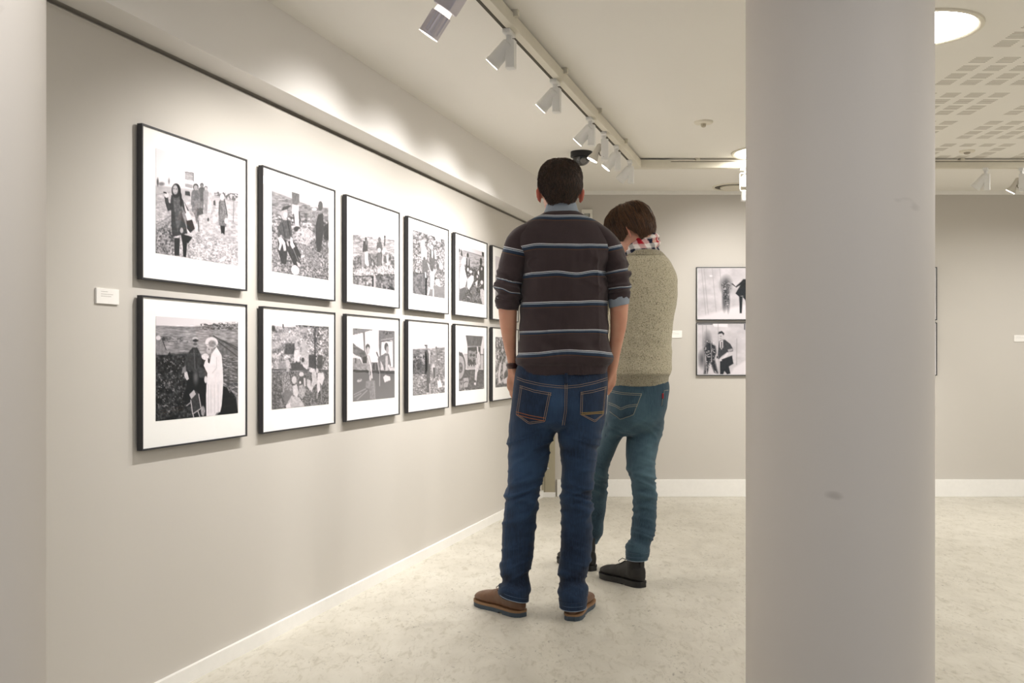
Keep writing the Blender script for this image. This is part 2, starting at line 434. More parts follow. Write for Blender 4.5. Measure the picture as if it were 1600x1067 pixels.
W_ALL = lambda p: [(-999, -999), (2999, -999), (2999, 2999), (-999, 2999)]   # the whole print
def pics():
    P = {}
    # -- women walking towards the camera over open ground
    p = Pic([(45, 25), (757, 248), (757, 1035), (45, 932)], 190, 136, 1)
    p.g[:] = .95
    p.poly([(0, 345), (300, 372), (560, 408), (800, 440), (800, 1100), (0, 1100)], .79, 14, .07, 40)
    p.rough([(0, 420), (800, 520), (800, 1100), (0, 1100)], .16, 22, 80, sy=12)
    p.rough([(0, 620), (380, 740), (800, 860), (800, 1100), (0, 1100)], .30, 11, 120, sy=8)
    p.poly([(0, 720), (180, 640), (200, 860), (150, 940), (0, 940)], .66, 50, .3, 12)
    p.rough([(0, 740), (200, 660), (210, 950), (0, 950)], .8, 15, 40, .18, .28)
    for y in (405, 470, 520): p.line([(45, y+25), (170, y)], 7, .62, .6)
    for a, c in (((45, 770), (180, 655)), ((45, 690), (175, 610))): p.line([a, c], 8, .5, .6)
    p.rough([(540, 395), (800, 420), (800, 500), (540, 425)], .9, 14, 10, -.15, .42, 9)
    p.line([(720, 470), (716, 660)], 5, .5); p.line([(560, 440), (757, 495)], 5, .66)
    p.ell(62, 320, 8, 32, .35, soft=8); p.ell(95, 335, 26, 16, .6, soft=12); p.ell(160, 310, 7, 24, .62, soft=8)
    p.poly([(300, 228), (370, 238), (372, 308), (300, 296)], .72, 0, .1); p.poly([(300, 330), (366, 340), (362, 372), (300, 360)], .7)
    p.line([(300, 232), (372, 240), (372, 310)], 6, .45); p.line([(306, 262), (366, 270)], 4, .85)
    p.person(445, 325, 560, 62, .42, .6, .25, .5); p.person(480, 350, 590, 44, .66, .8, .5, .6); p.person(392, 330, 700, 74, .5, .72, .3, None)
    p.poly([(300, 395), (340, 400), (346, 440), (300, 430)], .3, 6)
    p.poly([(360, 430), (400, 415), (425, 430), (440, 560), (415, 620), (400, 680), (385, 610), (360, 560)], .55, 0, .16, 12)
    p.poly([(405, 545), (450, 540), (458, 590), (400, 612)], .36, 0, .08)
    p.poly([(500, 440), (528, 430), (530, 560), (508, 650), (492, 650), (494, 540)], .82, 0, .1); p.ell(500, 640, 8, 16, .3)
    p.poly([(545, 480), (560, 470), (565, 520), (545, 515)], .35, 4); p.ell(540, 400, 12, 34, .88)
    p.poly([(590, 490), (610, 455), (640, 460), (662, 560), (668, 610), (655, 700), (592, 690), (588, 590)], .55, 0, .18, 9)
    p.ell(620, 445, 18, 30, .86); p.line([(640, 470), (664, 600)], 7, .33); p.line([(600, 480), (594, 600)], 6, .35)
    p.poly([(604, 690), (645, 695), (640, 768), (624, 755), (612, 760)], .2); p.ell(655, 650, 16, 26, .84)
    # lead figure
    p.poly([(205, 800), (255, 800), (250, 955), (207, 950)], .22, 0, .06); p.poly([(262, 760), (365, 792), (325, 850), (318, 838), (308, 965), (284, 960), (278, 850)], .14, 0, .04)
    p.poly([(180, 430), (250, 425), (300, 500), (330, 560), (300, 640), (320, 760), (260, 775), (200, 790), (196, 850), (180, 690), (178, 560), (150, 570), (128, 500), (120, 445), (150, 440), (160, 500), (172, 500)], .27, 0, .09, 16)
    p.poly([(196, 455), (250, 445), (272, 520), (268, 640), (236, 750), (214, 640)], .44, 12, .14, 14)
    for k in range(7): p.line([(215, 470+k*36), (250, 462+k*36)], 5, .3, .7)
    p.ell(222, 392, 40, 62, .17); p.ell(215, 385, 23, 42, .78, soft=7); p.line([(238, 350), (262, 430), (266, 520)], 16, .1)
    p.ell(203, 376, 6, 4, .35); p.ell(225, 378, 6, 4, .35); p.line([(205, 412), (222, 413)], 4, .45); p.poly([(200, 425), (240, 425), (222, 452)], .2)
    p.ell(140, 432, 18, 22, .9); p.line([(118, 408), (134, 412)], 14, .12)
    p.poly([(270, 520), (300, 580), (345, 720), (320, 730), (275, 600)], .62, 0, .2, 12); p.poly([(285, 470), (320, 560), (380, 640), (415, 700), (400, 760), (370, 700), (330, 640), (300, 560)], .86, 4, .08)
    p.poly([(310, 650), (360, 640), (385, 720), (345, 755), (318, 720)], .16, 0, .05); p.poly([(300, 590), (330, 570), (360, 640), (320, 650)], .9)
    p.line([(412, 650), (420, 740)], 8, .3); p.ell(270, 735, 14, 24, .75)
    P['walk'] = p
    # -- a woman in a white coat lighting up beside a man
    p = Pic([(50, 35), (850, 75), (850, 948), (50, 1030)], 190, 136, 2)
    p.g[:] = .93
    p.poly([(0, 122), (300, 130), (520, 125), (600, 105), (900, 95), (900, 1100), (0, 1100)], .66, 8, .08, 60)
    p.rough([(0, 125), (900, 110), (900, 420), (0, 420)], .2, 50, 10, sy=9)
    p.rough([(480, 105), (850, 85), (850, 160), (480, 160)], .9, 17, 14, .0, .3, 9)
    p.rough([(60, 230), (360, 225), (360, 290), (60, 290)], .7, 18, 20, .12, .4, 8)
    p.poly([(560, 200), (900, 330), (900, 760), (640, 690), (650, 420)], .52, 14, .12, 20)
    p.rough([(600, 380), (900, 420), (900, 780), (680, 700)], .45, 26, 30, sy=9)
    for a, c in (((610, 215), (850, 352)), ((640, 260), (850, 415)), ((700, 260), (850, 330))): p.line([a, c], 9, .25, .85)
    for k in range(9): p.line([(690, 430+k*34), (850, 500+k*36)], 8, .3, .6)
    p.poly([(0, 390), (180, 395), (330, 380), (560, 430), (560, 1100), (0, 1100)], .2, 30, .14, 22)
    p.rough([(0, 400), (420, 380), (420, 1100), (0, 1100)], .38, 20, 40); p.rough([(40, 420), (360, 420), (320, 900), (60, 1020)], .8, 15, 60, .32, .72)
    p.poly([(700, 690), (760, 710), (830, 800), (850, 960), (640, 1000), (690, 840)], .1, 10, .04); p.rough([(720, 690), (850, 760), (850, 830), (780, 770)], .9, 13, 10, .1, .75)
    p.poly([(50, 270), (110, 262), (135, 330), (180, 400), (60, 400)], .62, 4, .1); p.ell(75, 240, 24, 22, .92); p.ell(125, 250, 16, 18, .3); p.poly([(185, 370), (205, 415), (158, 412)], .12); p.line([(118, 270), (150, 350)], 7, .2)
    # standing man
    p.poly([(345, 560), (530, 560), (540, 980), (480, 985), (440, 720), (380, 850), (300, 830), (350, 700)], .1, 4, .05)
    p.poly([(405, 330), (450, 325), (485, 390), (500, 470), (470, 520), (450, 550), (400, 552), (360, 540), (345, 610), (310, 575), (330, 470), (360, 385)], .29, 3, .1, 16)
    p.line([(420, 350), (432, 530)], 9, .5, .8); p.line([(455, 360), (440, 520)], 7, .2)
    p.ell(435, 285, 27, 40, .72); p.ell(432, 245, 28, 18, .85); p.ell(436, 262, 27, 14, .2); p.ell(432, 296, 20, 12, .45, soft=8)
    p.poly([(330, 550), (355, 560), (372, 625), (352, 642), (326, 600)], .88, 5, .08); p.poly([(310, 520), (340, 500), (345, 560), (300, 580)], .62, 8)
    p.ell(438, 610, 24, 60, .5, soft=30); p.poly([(455, 500), (545, 540), (540, 620), (470, 610)], .36, 8, .12)
    # woman in white
    p.poly([(640, 320), (690, 400), (700, 520), (706, 640), (700, 760), (690, 880), (675, 940), (640, 945), (625, 975), (540, 985), (538, 780), (545, 640), (550, 570), (515, 500), (530, 450), (560, 430), (575, 470), (590, 390)], .955, 4, .03, 30)
    p.line([(640, 420), (640, 520), (600, 570)], 7, .84, .8)
    for x in (560, 585, 620, 655): p.line([(x, 680), (x+2, 950)], 7, .86, .7)
    p.ell(592, 280, 62, 52, .93, soft=5); p.ell(598, 292, 36, 32, .6, soft=16, tex=.2); p.ell(565, 350, 24, 34, .8, soft=8); p.ell(566, 345, 6, 6, .3); p.line([(535, 300), (660, 305)], 8, .72)
    p.ell(530, 415, 36, 30, .93, soft=5, tex=.1); p.poly([(555, 430), (575, 440), (572, 478), (558, 470)], .2); p.ell(535, 632, 14, 34, .92)
    # chair
    p.poly([(380, 770), (425, 732), (470, 765), (478, 850), (488, 900), (410, 960)], .3, 0, .1); p.poly([(375, 775), (420, 730), (440, 770), (395, 818)], .82)
    p.line([(390, 830), (408, 960), (490, 905), (466, 770)], 8, .88); p.line([(350, 880), (388, 850)], 8, .8); p.line([(412, 960), (420, 1000)], 9, .85); p.line([(460, 935), (478, 985)], 9, .85); p.ell(508, 930, 20, 50, .75, soft=8, tex=.2)
    P['coat'] = p
    # -- farm hands resting beside a basket
    p = Pic([(50, 55), (640, 235), (640, 1020), (50, 930)], 150, 108, 3)
    p.g[:] = .93
    p.poly([(0, 95), (140, 145), (380, 240), (500, 280), (640, 285), (640, 1100), (0, 1100)], .62, 20, .1, 50)
    p.rough([(0, 110), (300, 220), (700, 300), (700, 480), (0, 420)], .24, 34, 20, sy=12)
    p.rough([(0, 330), (700, 430), (700, 1100), (0, 1100)], .42, 14, 40); p.rough([(0, 450), (700, 560), (700, 1100), (0, 1100)], .6, 12, 60, .3, .86); p.rough([(0, 450), (700, 560), (700, 1100), (0, 1100)], .6, 11, 60, .3, .3)
    p.poly([(255, 120), (335, 145), (335, 230), (300, 275), (262, 245)], .5, 0, .14, 8); p.poly([(262, 250), (330, 262), (326, 340), (332, 480), (296, 485), (285, 370), (258, 350)], .86, 3, .06); p.line([(335, 330), (342, 440)], 10, .3); p.line([(275, 350), (282, 440)], 10, .35)
    p.ell(310, 500, 34, 26, .3, soft=8)
    p.poly([(280, 580), (330, 500), (420, 490), (475, 530), (470, 610), (420, 670), (330, 640)], .8, 8, .1)
    p.rough([(280, 580), (330, 500), (420, 490), (475, 530), (470, 610), (420, 680), (330, 640)], .7, 12, 6, .25, .45)
    p.poly([(445, 330), (500, 310), (540, 330), (520, 420), (490, 460), (450, 440)], .62, 6, .2, 9); p.ell(490, 300, 26, 14, .9)
    p.ell(553, 265, 25, 48, .42, tex=.06); p.poly([(530, 350), (580, 340), (590, 500), (570, 640), (552, 745), (520, 730), (505, 620), (500, 470)], .33, 4, .06); p.poly([(585, 480), (640, 430), (640, 620), (590, 610)], .3, 10, .14)
    p.poly([(360, 660), (520, 740), (560, 900), (440, 880)], .6, 20, .25, 10)
    # seated man
    p.poly([(140, 420), (205, 410), (245, 420), (262, 560), (240, 600), (180, 600), (150, 560), (110, 590), (120, 480)], .42, 0, .12, 12); p.line([(215, 420), (240, 560)], 14, .28); p.line([(160, 440), (190, 590)], 10, .3)
    p.ell(180, 345, 34, 66, .76, soft=4, tex=.06); p.poly([(145, 320), (165, 280), (215, 265), (250, 262), (215, 300), (175, 312)], .32); p.ell(190, 360, 20, 30, .88)
    p.poly([(110, 600), (190, 610), (250, 640), (300, 700), (345, 850), (320, 900), (280, 870), (210, 720), (200, 860), (150, 850), (120, 740)], .3, 0, .08); p.poly([(260, 600), (310, 680), (360, 780), (340, 800), (280, 700)], .28)
    p.line([(265, 690), (325, 830)], 9, .6, .8)
    p.poly([(110, 590), (150, 580), (190, 640), (200, 720), (175, 725), (160, 650), (135, 720), (118, 712), (130, 650)], .84, 0, .1); p.poly([(245, 580), (265, 600), (270, 640), (292, 680), (262, 702), (240, 660)], .9, 0, .05)
    p.ell(215, 650, 10, 30, .75, -.3); p.poly([(350, 770), (392, 760), (388, 785), (352, 800)], .86); p.poly([(305, 830), (340, 850), (345, 890), (320, 880)], .82); p.ell(292, 918, 40, 50, .95, -.4)
    p.line([(50, 935), (640, 1015)], 9, .35, .5); p.line([(520, 970), (620, 980), (628, 1010)], 7, .2)
    P['rest'] = p
    # -- women and children sitting on the grass among bushes
    p = Pic([(68, 45), (735, 75), (735, 962), (68, 1035)], 150, 108, 4)
    p.g[:] = .68
    p.rough(W_ALL(p), .3, 46); p.rough(W_ALL(p), .32, 13)
    p.poly([(60, 40), (370, 55), (360, 82), (240, 88), (60, 70)], .93, 8); p.line([(200, 52), (200, 85)], 12, .2); p.rough([(350, 55), (735, 70), (735, 90), (350, 85)], .9, 16, 4, 0, .3)
    p.ell(86, 105, 20, 32, .3, soft=14, tex=.1)
    for x, y, r in ((200, 190, 60), (120, 290, 55), (330, 210, 55), (520, 330, 60), (430, 120, 50)): p.ell(x, y, r, r*.6, .78, soft=40, tex=.16)
    p.poly([(230, 280), (340, 270), (330, 400), (210, 400)], .36, 20, .2, 12); p.rough([(480, 90), (740, 90), (740, 560), (480, 560)], .4, 12)
    p.line([(575, 90), (572, 300), (580, 560)], 16, .32); p.line([(607, 95), (600, 300), (612, 420), (590, 560)], 15, .62); p.rough([(550, 90), (625, 90), (625, 560), (550, 560)], .8, 14, 4, .15, .25)
    p.line([(610, 280), (660, 305), (735, 330)], 9, .45); p.line([(600, 290), (660, 315), (735, 318)], 6, .86)
    p.poly([(500, 400), (580, 400), (575, 560), (500, 540)], .3, 10, .1); p.poly([(610, 400), (660, 400), (660, 560), (600, 560)], .36, 10, .1)
    p.poly([(60, 590), (735, 590), (735, 1040), (60, 1040)], .48, 30, .1, 30); p.rough([(60, 590), (735, 590), (735, 1040), (60, 1040)], .35, 12); p.line([(70, 575), (320, 572), (735, 580)], 22, .3, .75)
    p.poly([(290, 500), (440, 480), (480, 560), (300, 590)], .32, 10, .1)
    # two standing children
    p.ell(354, 290, 20, 32, .8); p.poly([(335, 350), (380, 340), (402, 420), (390, 480), (330, 490), (326, 410)], .9, 0, .08); p.ell(358, 488, 10, 14, .3)
    p.ell(440, 280, 26, 40, .78, tex=.08); p.poly([(420, 320), (465, 310), (498, 400), (500, 520), (470, 540), (440, 500), (405, 510), (412, 400)], .78, 0, .12, 14); p.ell(432, 460, 18, 28, .3); p.poly([(420, 500), (500, 520), (480, 570), (440, 540)], .85, 0, .1)
    # seated
    p.ell(252, 505, 28, 46, .82, tex=.06); p.poly([(140, 510), (230, 490), (240, 570), (150, 565)], .66, 10, .1); p.ell(258, 575, 18, 28, .76)
    p.poly([(200, 600), (265, 600), (285, 700), (320, 790), (280, 830), (200, 840), (185, 680)], .62, 0, .3, 12); p.poly([(215, 830), (260, 800), (320, 840), (240, 960), (205, 920)], .56, 0, .05)
    p.ell(330, 690, 28, 44, .85, tex=.05); p.poly([(310, 760), (360, 740), (385, 840), (360, 890), (320, 860)], .87, 0, .08); p.poly([(300, 870), (390, 890), (455, 990), (240, 1018), (230, 990)], .8, 0, .12, 20); p.poly([(235, 980), (280, 950), (290, 1010), (240, 1018)], .92)
    p.poly([(385, 760), (430, 740), (465, 800), (450, 870), (425, 910), (385, 870)], .74, 0, .18, 16); p.ell(415, 625, 28, 28, .88); p.poly([(395, 650), (440, 645), (440, 740), (398, 735)], .4, 4); p.ell(400, 718, 11, 16, .92); p.poly([(440, 670), (460, 665), (465, 760), (448, 760)], .86)
    for x in (470, 500): p.poly([(x, 590), (x+20, 590), (x+16, 690), (x, 690)], .5, 0, .1)
    p.poly([(480, 680), (520, 690), (530, 800), (510, 810), (480, 750)], .84, 0, .08); p.poly([(535, 600), (585, 590), (600, 720), (560, 760), (530, 830), (520, 790), (540, 700)], .84, 0, .1, 20); p.ell(540, 580, 36, 24, .86, tex=.1)
    p.poly([(605, 610), (670, 600), (686, 660), (655, 750), (630, 720), (635, 800), (605, 845), (595, 760)], .9, 0, .07, 20); p.ell(598, 580, 16, 28, .85); p.line([(598, 840), (598, 900)], 9, .8); p.line([(640, 740), (650, 935)], 9, .68); p.line([(160, 800), (200, 960)], 8, .35)
    P['bush'] = p
    # -- two people standing on straw behind a low wall
    p = Pic([(62, 60), (577, 220), (577, 1020), (62, 940)], 130, 96, 5)
    p.g[:] = .955
    p.poly([(0, 338), (150, 360), (300, 385), (580, 415), (580, 1100), (0, 1100)], .74, 8, .08, 40); p.rough([(0, 340), (600, 410), (600, 640), (0, 600)], .28, 42, 12, sy=10)
    p.rough([(60, 345), (170, 360), (170, 450), (60, 440)], .6, 24, 10, .05, .5, 10); p.line([(240, 375), (300, 385)], 8, .45); p.line([(500, 410), (577, 425)], 9, .5)
    p.poly([(60, 640), (150, 600), (350, 570), (450, 560), (577, 600), (577, 820), (60, 840)], .56, 24, .16, 20); p.rough([(60, 600), (577, 590), (577, 830), (60, 840)], .42, 18)
    for x, w, y in ((140, 70, 800), (250, 80, 790), (420, 100, 775), (540, 50, 790)): p.ell(x, y, w, 44, .78, soft=16, tex=.12)
    p.rough([(60, 720), (577, 720), (577, 830), (60, 840)], .4, 11)
    p.poly([(62, 850), (300, 840), (300, 975), (62, 942)], .62, 4, .12, 18); p.poly([(340, 838), (577, 830), (577, 1020), (340, 985)], .5, 4, .1, 16); p.rough([(62, 850), (577, 835), (577, 1020), (62, 942)], .42, 20)
    p.line([(62, 850), (300, 845)], 12, .2); p.line([(340, 836), (577, 828)], 12, .2); p.poly([(296, 845), (318, 845), (318, 975), (298, 972)], .22); p.poly([(322, 840), (340, 840), (340, 985), (322, 980)], .8); p.rough([(510, 930), (577, 940), (577, 1020), (510, 1005)], .8, 14, 6, 0, .2)
    p.ell(222, 400, 13, 24, .4); p.poly([(190, 425), (240, 418), (246, 550), (180, 556)], .36, 0, .06); p.ell(226, 445, 6, 28, .66)
    p.poly([(178, 560), (205, 555), (200, 680), (188, 780), (172, 775), (166, 650)], .7, 0, .1); p.poly([(200, 570), (250, 560), (300, 690), (308, 720), (270, 730), (232, 730), (200, 700)], .55, 0, .2, 14); p.poly([(205, 560), (245, 545), (250, 640), (262, 720), (236, 730), (208, 690)], .88, 4, .08)
    p.line([(300, 670), (310, 715)], 12, .88); p.line([(265, 580), (300, 680)], 10, .36); p.line([(182, 740), (182, 780)], 12, .92)
    p.ell(388, 410, 18, 34, .5, tex=.1); p.poly([(360, 440), (412, 435), (428, 520), (410, 560), (360, 545), (352, 500)], .45, 0, .12, 10); p.ell(385, 535, 22, 26, .9, tex=.06); p.poly([(360, 570), (420, 560), (416, 715), (358, 725)], .42, 0, .08)
    for x in (375, 392, 405): p.line([(x, 580), (x, 720)], 5, .7, .7)
    p.line([(456, 380), (452, 480)], 14, .36); p.ell(455, 375, 12, 18, .4); p.ell(440, 560, 20, 26, .86, tex=.1); p.poly([(470, 600), (500, 570), (500, 690), (470, 690)], .82, 6, .1); p.ell(490, 700, 28, 18, .85); p.line([(430, 560), (432, 730)], 12, .82); p.poly([(445, 600), (470, 600), (480, 690), (450, 690)], .45, 6)
    P['straw'] = p
    # -- two women in a workshop by tall windows
    p = Pic([(75, 75), (623, 92), (623, 948), (75, 1005)], 130, 96, 6)
    p.g[:] = .94
    p.poly([(75, 70), (345, 82), (215, 125), (75, 160)], .6, 4, .08); p.rough([(75, 70), (345, 85), (215, 120), (75, 120)], .9, 24, 4, .1, .15); p.poly([(205, 120), (230, 115), (235, 380), (222, 385)], .55)
    p.poly([(412, 90), (623, 95), (623, 205), (450, 240), (440, 420), (425, 420), (412, 300)], .52, 0, .1); p.rough([(440, 95), (623, 95), (623, 150), (440, 150)], .9, 20, 4, .15, .15); p.line([(445, 215), (600, 185)], 10, .75); p.line([(450, 235), (590, 222)], 7, .3)
    p.poly([(595, 200), (623, 195), (623, 600), (600, 600)], .56, 0, .05)
    p.poly([(75, 260), (120, 300), (240, 370), (260, 430), (250, 510), (205, 520), (180, 440), (110, 415), (75, 390)], .5, 0, .18, 22); p.poly([(205, 440), (262, 420), (255, 515), (205, 518)], .25, 6, .1)
    p.poly([(75, 450), (165, 460), (200, 520), (330, 510), (400, 500), (440, 540), (623, 560), (623, 605), (75, 600)], .66, 6, .14, 20); p.line([(110, 460), (112, 510)], 12, .25)
    p.poly([(330, 520), (365, 505), (365, 600), (330, 600)], .26); p.poly([(372, 505), (400, 505), (405, 600), (372, 600)], .3); p.line([(318, 508), (405, 508)], 6, .4)
    p.poly([(75, 600), (623, 606), (623, 642), (75, 632)], .2, 4, .06); p.gradp([(75, 632), (623, 640), (623, 950), (75, 1006)], .5, .57)
    p.ell(268, 310, 28, 40, .35, tex=.05); p.ell(272, 350, 20, 46, .82); p.line([(245, 340), (262, 400)], 9, .6)
    p.poly([(255, 400), (290, 420), (310, 500), (322, 590), (300, 620), (262, 600), (258, 480)], .72, 0, .12, 20); p.line([(270, 420), (310, 560), (325, 700)], 14, .92)
    p.poly([(245, 745), (300, 730), (360, 735), (370, 800), (366, 975), (300, 980), (290, 840), (240, 825)], .64, 6, .1, 14); p.ell(302, 700, 14, 38, .84); p.poly([(280, 620), (300, 620), (300, 660), (282, 660)], .72); p.line([(345, 760), (366, 970)], 8, .8, .6)
    for a, c in (((90, 915), (240, 840)), ((95, 945), (180, 900)), ((130, 980), (260, 860))): p.line([a, c], 12, .76, .8)
    p.ell(160, 735, 34, 18, .82, -.4); p.ell(165, 722, 16, 10, .6, -.4)
    p.ell(512, 300, 27, 52, .4, tex=.05); p.ell(526, 340, 18, 50, .72)
    p.poly([(500, 380), (545, 390), (560, 450), (575, 540), (540, 560), (500, 600), (470, 600), (425, 600), (400, 460), (405, 430), (470, 400)], .52, 0, .12, 20); p.poly([(500, 420), (530, 410), (535, 600), (500, 610)], .8, 4, .06); p.poly([(375, 370), (390, 365), (412, 425), (398, 430)], .35); p.poly([(435, 480), (470, 540), (480, 600), (440, 600)], .84, 4, .08); p.line([(395, 500), (425, 640), (424, 800)], 7, .82)
    p.poly([(470, 690), (500, 660), (560, 680), (568, 725), (490, 755)], .92, 0, .03); p.ell(545, 545, 12, 20, .9); p.poly([(540, 560), (623, 570), (623, 600), (560, 610)], .85, 6, .1)
    P['shop'] = p
    # -- two women among crops
    p = Pic([(68, 75), (503, 205), (497, 990), (68, 920)], 120, 90, 7)
    p.g[:] = .56
    p.rough(W_ALL(p), .3, 30); p.rough(W_ALL(p), .5, 11); p.rough(W_ALL(p), .6, 14, 0, .32, .85)
    p.poly([(350, 170), (470, 190), (460, 240), (400, 230)], .9, 6, .1); p.line([(350, 170), (370, 205)], 14, .2); p.line([(455, 200), (462, 245)], 14, .25)
    p.poly([(70, 650), (255, 650), (255, 945), (70, 915)], .4, 0, .1); p.rough([(70, 650), (255, 650), (255, 945), (70, 915)], .6, 22, 0, .0, .68, 30); p.line([(70, 655), (250, 655)], 12, .15); p.line([(246, 655), (244, 940)], 20, .12)
    p.poly([(260, 800), (500, 840), (500, 995), (260, 950)], .56, 10, .06)
    p.ell(200, 255, 28, 46, .95, .25); p.poly([(180, 290), (235, 290), (262, 370), (258, 470), (185, 485), (178, 380)], .84, 4, .1, 16); p.ell(222, 462, 16, 24, .4, tex=.1); p.poly([(190, 480), (265, 470), (290, 600), (240, 660), (190, 650)], .48, 6, .08)
    for x in (210, 232, 252): p.line([(x, 500), (x+6, 640)], 6, .34, .7)
    p.poly([(228, 640), (248, 650), (250, 715), (236, 720)], .92)
    p.ell(324, 310, 18, 34, .84, tex=.08); p.poly([(300, 350), (350, 345), (375, 440), (365, 560), (330, 640), (300, 600), (288, 480)], .42, 0, .12, 14); p.poly([(320, 350), (342, 360), (336, 460), (322, 440)], .94); p.poly([(352, 345), (378, 350), (382, 460), (368, 470)], .92)
    p.line([(268, 520), (310, 640)], 12, .8)
    p.poly([(300, 640), (365, 625), (355, 720), (340, 860), (305, 865), (300, 720)], .95, 3, .04); p.line([(318, 700), (322, 840)], 6, .78); p.poly([(275, 830), (300, 850), (280, 945), (262, 945)], .88); p.poly([(335, 850), (350, 860), (352, 960), (335, 960)], .86)
    p.poly([(375, 740), (420, 735), (442, 835), (400, 820), (370, 790)], .97, 3); p.ell(450, 560, 26, 50, .82, -.2, tex=.08); p.ell(404, 570, 16, 50, .4, tex=.15, soft=8)
    P['crop'] = p
    # -- farmer in a cap with others in a field
    p = Pic([(85, 85), (553, 105), (550, 955), (83, 1000)], 120, 90, 8)
    p.g[:] = .93
    p.poly([(80, 335), (300, 318), (555, 300), (560, 1010), (80, 1010)], .62, 14, .08, 40); p.rough([(80, 330), (555, 300), (555, 480), (80, 480)], .3, 50, 10, sy=12); p.rough([(80, 420), (560, 420), (560, 1010), (80, 1010)], .3, 13, 40)
    p.poly([(80, 500), (180, 470), (265, 560), (262, 692), (80, 685)], .36, 8, .14, 16); p.rough([(80, 490), (265, 500), (262, 692), (80, 685)], .6, 20, 6, .05, .68)
    p.poly([(110, 400), (132, 460), (108, 460)], .15, 4); p.line([(85, 350), (180, 340)], 18, .5, .7); p.rough([(450, 330), (553, 310), (553, 390), (450, 390)], .7, 30, 10, 0, .42, 10)
    p.rough([(80, 690), (560, 690), (560, 1000), (80, 1000)], .3, 16)
    p.poly([(250, 268), (298, 268), (296, 285), (262, 288)], .1); p.ell(284, 298, 15, 26, .62); p.poly([(258, 355), (292, 330), (330, 340), (340, 500), (335, 690), (330, 960), (310, 970), (285, 960), (280, 700), (258, 690)], .44, 0, .1, 16); p.poly([(256, 350), (280, 380), (302, 500), (296, 640), (262, 690)], .16, 4); p.poly([(300, 340), (335, 345), (335, 540), (320, 545), (318, 400)], .82, 6, .1); p.ell(240, 440, 9, 28, .15)
    p.ell(358, 395, 14, 26, .46); p.poly([(340, 440), (395, 420), (420, 490), (425, 600), (410, 740), (350, 750), (345, 600)], .62, 0, .12, 14); p.ell(382, 600, 26, 66, .84, soft=14); p.line([(415, 500), (432, 495)], 16, .9); p.poly([(375, 600), (410, 590), (410, 740), (385, 755)], .42, 4)
    for x in range(355, 440, 16): p.line([(x, 760), (x+2, 955)], 5, .78, .6)
    p.ell(426, 312, 11, 24, .42); p.poly([(415, 330), (440, 330), (446, 480), (432, 570), (418, 480)], .58, 0, .08); p.line([(440, 340), (444, 470)], 6, .4)
    p.poly([(436, 770), (455, 790), (480, 765), (520, 870), (470, 885), (450, 895)], .95, 3); p.ell(540, 775, 12, 22, .88); p.line([(326, 830), (332, 970)], 14, .82); p.ell(300, 965, 22, 12, .88)
    P['cap'] = p
    # -- pickers around sacks
    p = Pic([(78, 130), (463, 225), (460, 1025), (75, 965)], 110, 82, 9)
    p.g[:] = .86
    p.poly([(70, 215), (160, 215), (463, 300), (463, 1040), (70, 1040)], .7, 8, .06, 40); p.rough([(70, 220), (463, 300), (463, 440), (70, 440)], .18, 50, 10, sy=9); p.line([(150, 222), (425, 285)], 6, .5)
    p.poly([(170, 480), (463, 440), (463, 1040), (70, 1040), (90, 800)], .36, 30, .12, 18); p.rough([(100, 450), (463, 430), (463, 1040), (80, 1000)], .45, 14, 30); p.rough([(160, 460), (400, 440), (440, 1000), (100, 960)], .7, 14, 40, .3, .86)
    p.poly([(425, 222), (460, 230), (460, 300), (430, 295)], .25); p.poly([(105, 190), (125, 240), (132, 300), (108, 295)], .25); p.ell(84, 220, 9, 26, .2); p.line([(260, 405), (360, 395)], 8, .5); p.ell(362, 395, 12, 12, .3)
    p.ell(210, 285, 16, 34, .22); p.poly([(190, 330), (236, 330), (245, 480), (225, 520), (180, 600), (166, 540), (178, 420)], .27, 0, .06); p.poly([(204, 330), (225, 335), (222, 440), (206, 440)], .7, 6)
    p.ell(148, 375, 34, 52, .94, .2); p.ell(172, 405, 13, 24, .8); p.poly([(115, 430), (150, 440), (180, 560), (200, 640), (165, 770), (90, 790), (85, 650), (98, 520)], .9, 4, .04, 20); p.poly([(95, 790), (165, 760), (190, 800), (130, 950), (80, 960)], .42, 8, .1)
    p.ell(212, 500, 14, 28, .86, tex=.1); p.ell(255, 530, 22, 20, .92); p.poly([(200, 650), (260, 580), (300, 590), (300, 660), (262, 740), (225, 800), (200, 760)], .92, 3, .05); p.poly([(310, 520), (370, 520), (380, 640), (330, 650)], .3, 8, .1); p.ell(372, 540, 14, 30, .88); p.poly([(320, 690), (360, 655), (355, 720), (338, 760)], .9); p.ell(355, 600, 12, 22, .86)
    p.ell(412, 370, 20, 56, .25); p.poly([(390, 420), (440, 430), (462, 500), (462, 700), (400, 680), (382, 520)], .28, 4, .08); p.ell(422, 480, 12, 24, .85); p.ell(424, 685, 22, 32, .9); p.poly([(398, 790), (440, 780), (460, 820), (460, 1020), (430, 1015), (400, 880)], .84, 3, .1); p.poly([(270, 760), (330, 750), (330, 960), (270, 960)], .5, 20, .2)
    P['sacks'] = p
    # -- a man reaching into the side hatch of a lorry
    p = Pic([(85, 128), (462, 150), (462, 940), (88, 975)], 110, 82, 10)
    p.g[:] = .9
    p.poly([(80, 128), (190, 135), (215, 420), (170, 430), (80, 380)], .9); p.gradp([(85, 650), (462, 650), (462, 945), (85, 980)], .4, .5); p.rough([(85, 640), (462, 640), (462, 980), (85, 980)], .2, 16)
    p.poly([(165, 430), (470, 430), (470, 650), (165, 650)], .8, 3, .04); p.line([(165, 428), (215, 428)], 9, .5); p.line([(405, 428), (462, 428)], 12, .4); p.line([(190, 645), (462, 648)], 9, .9)
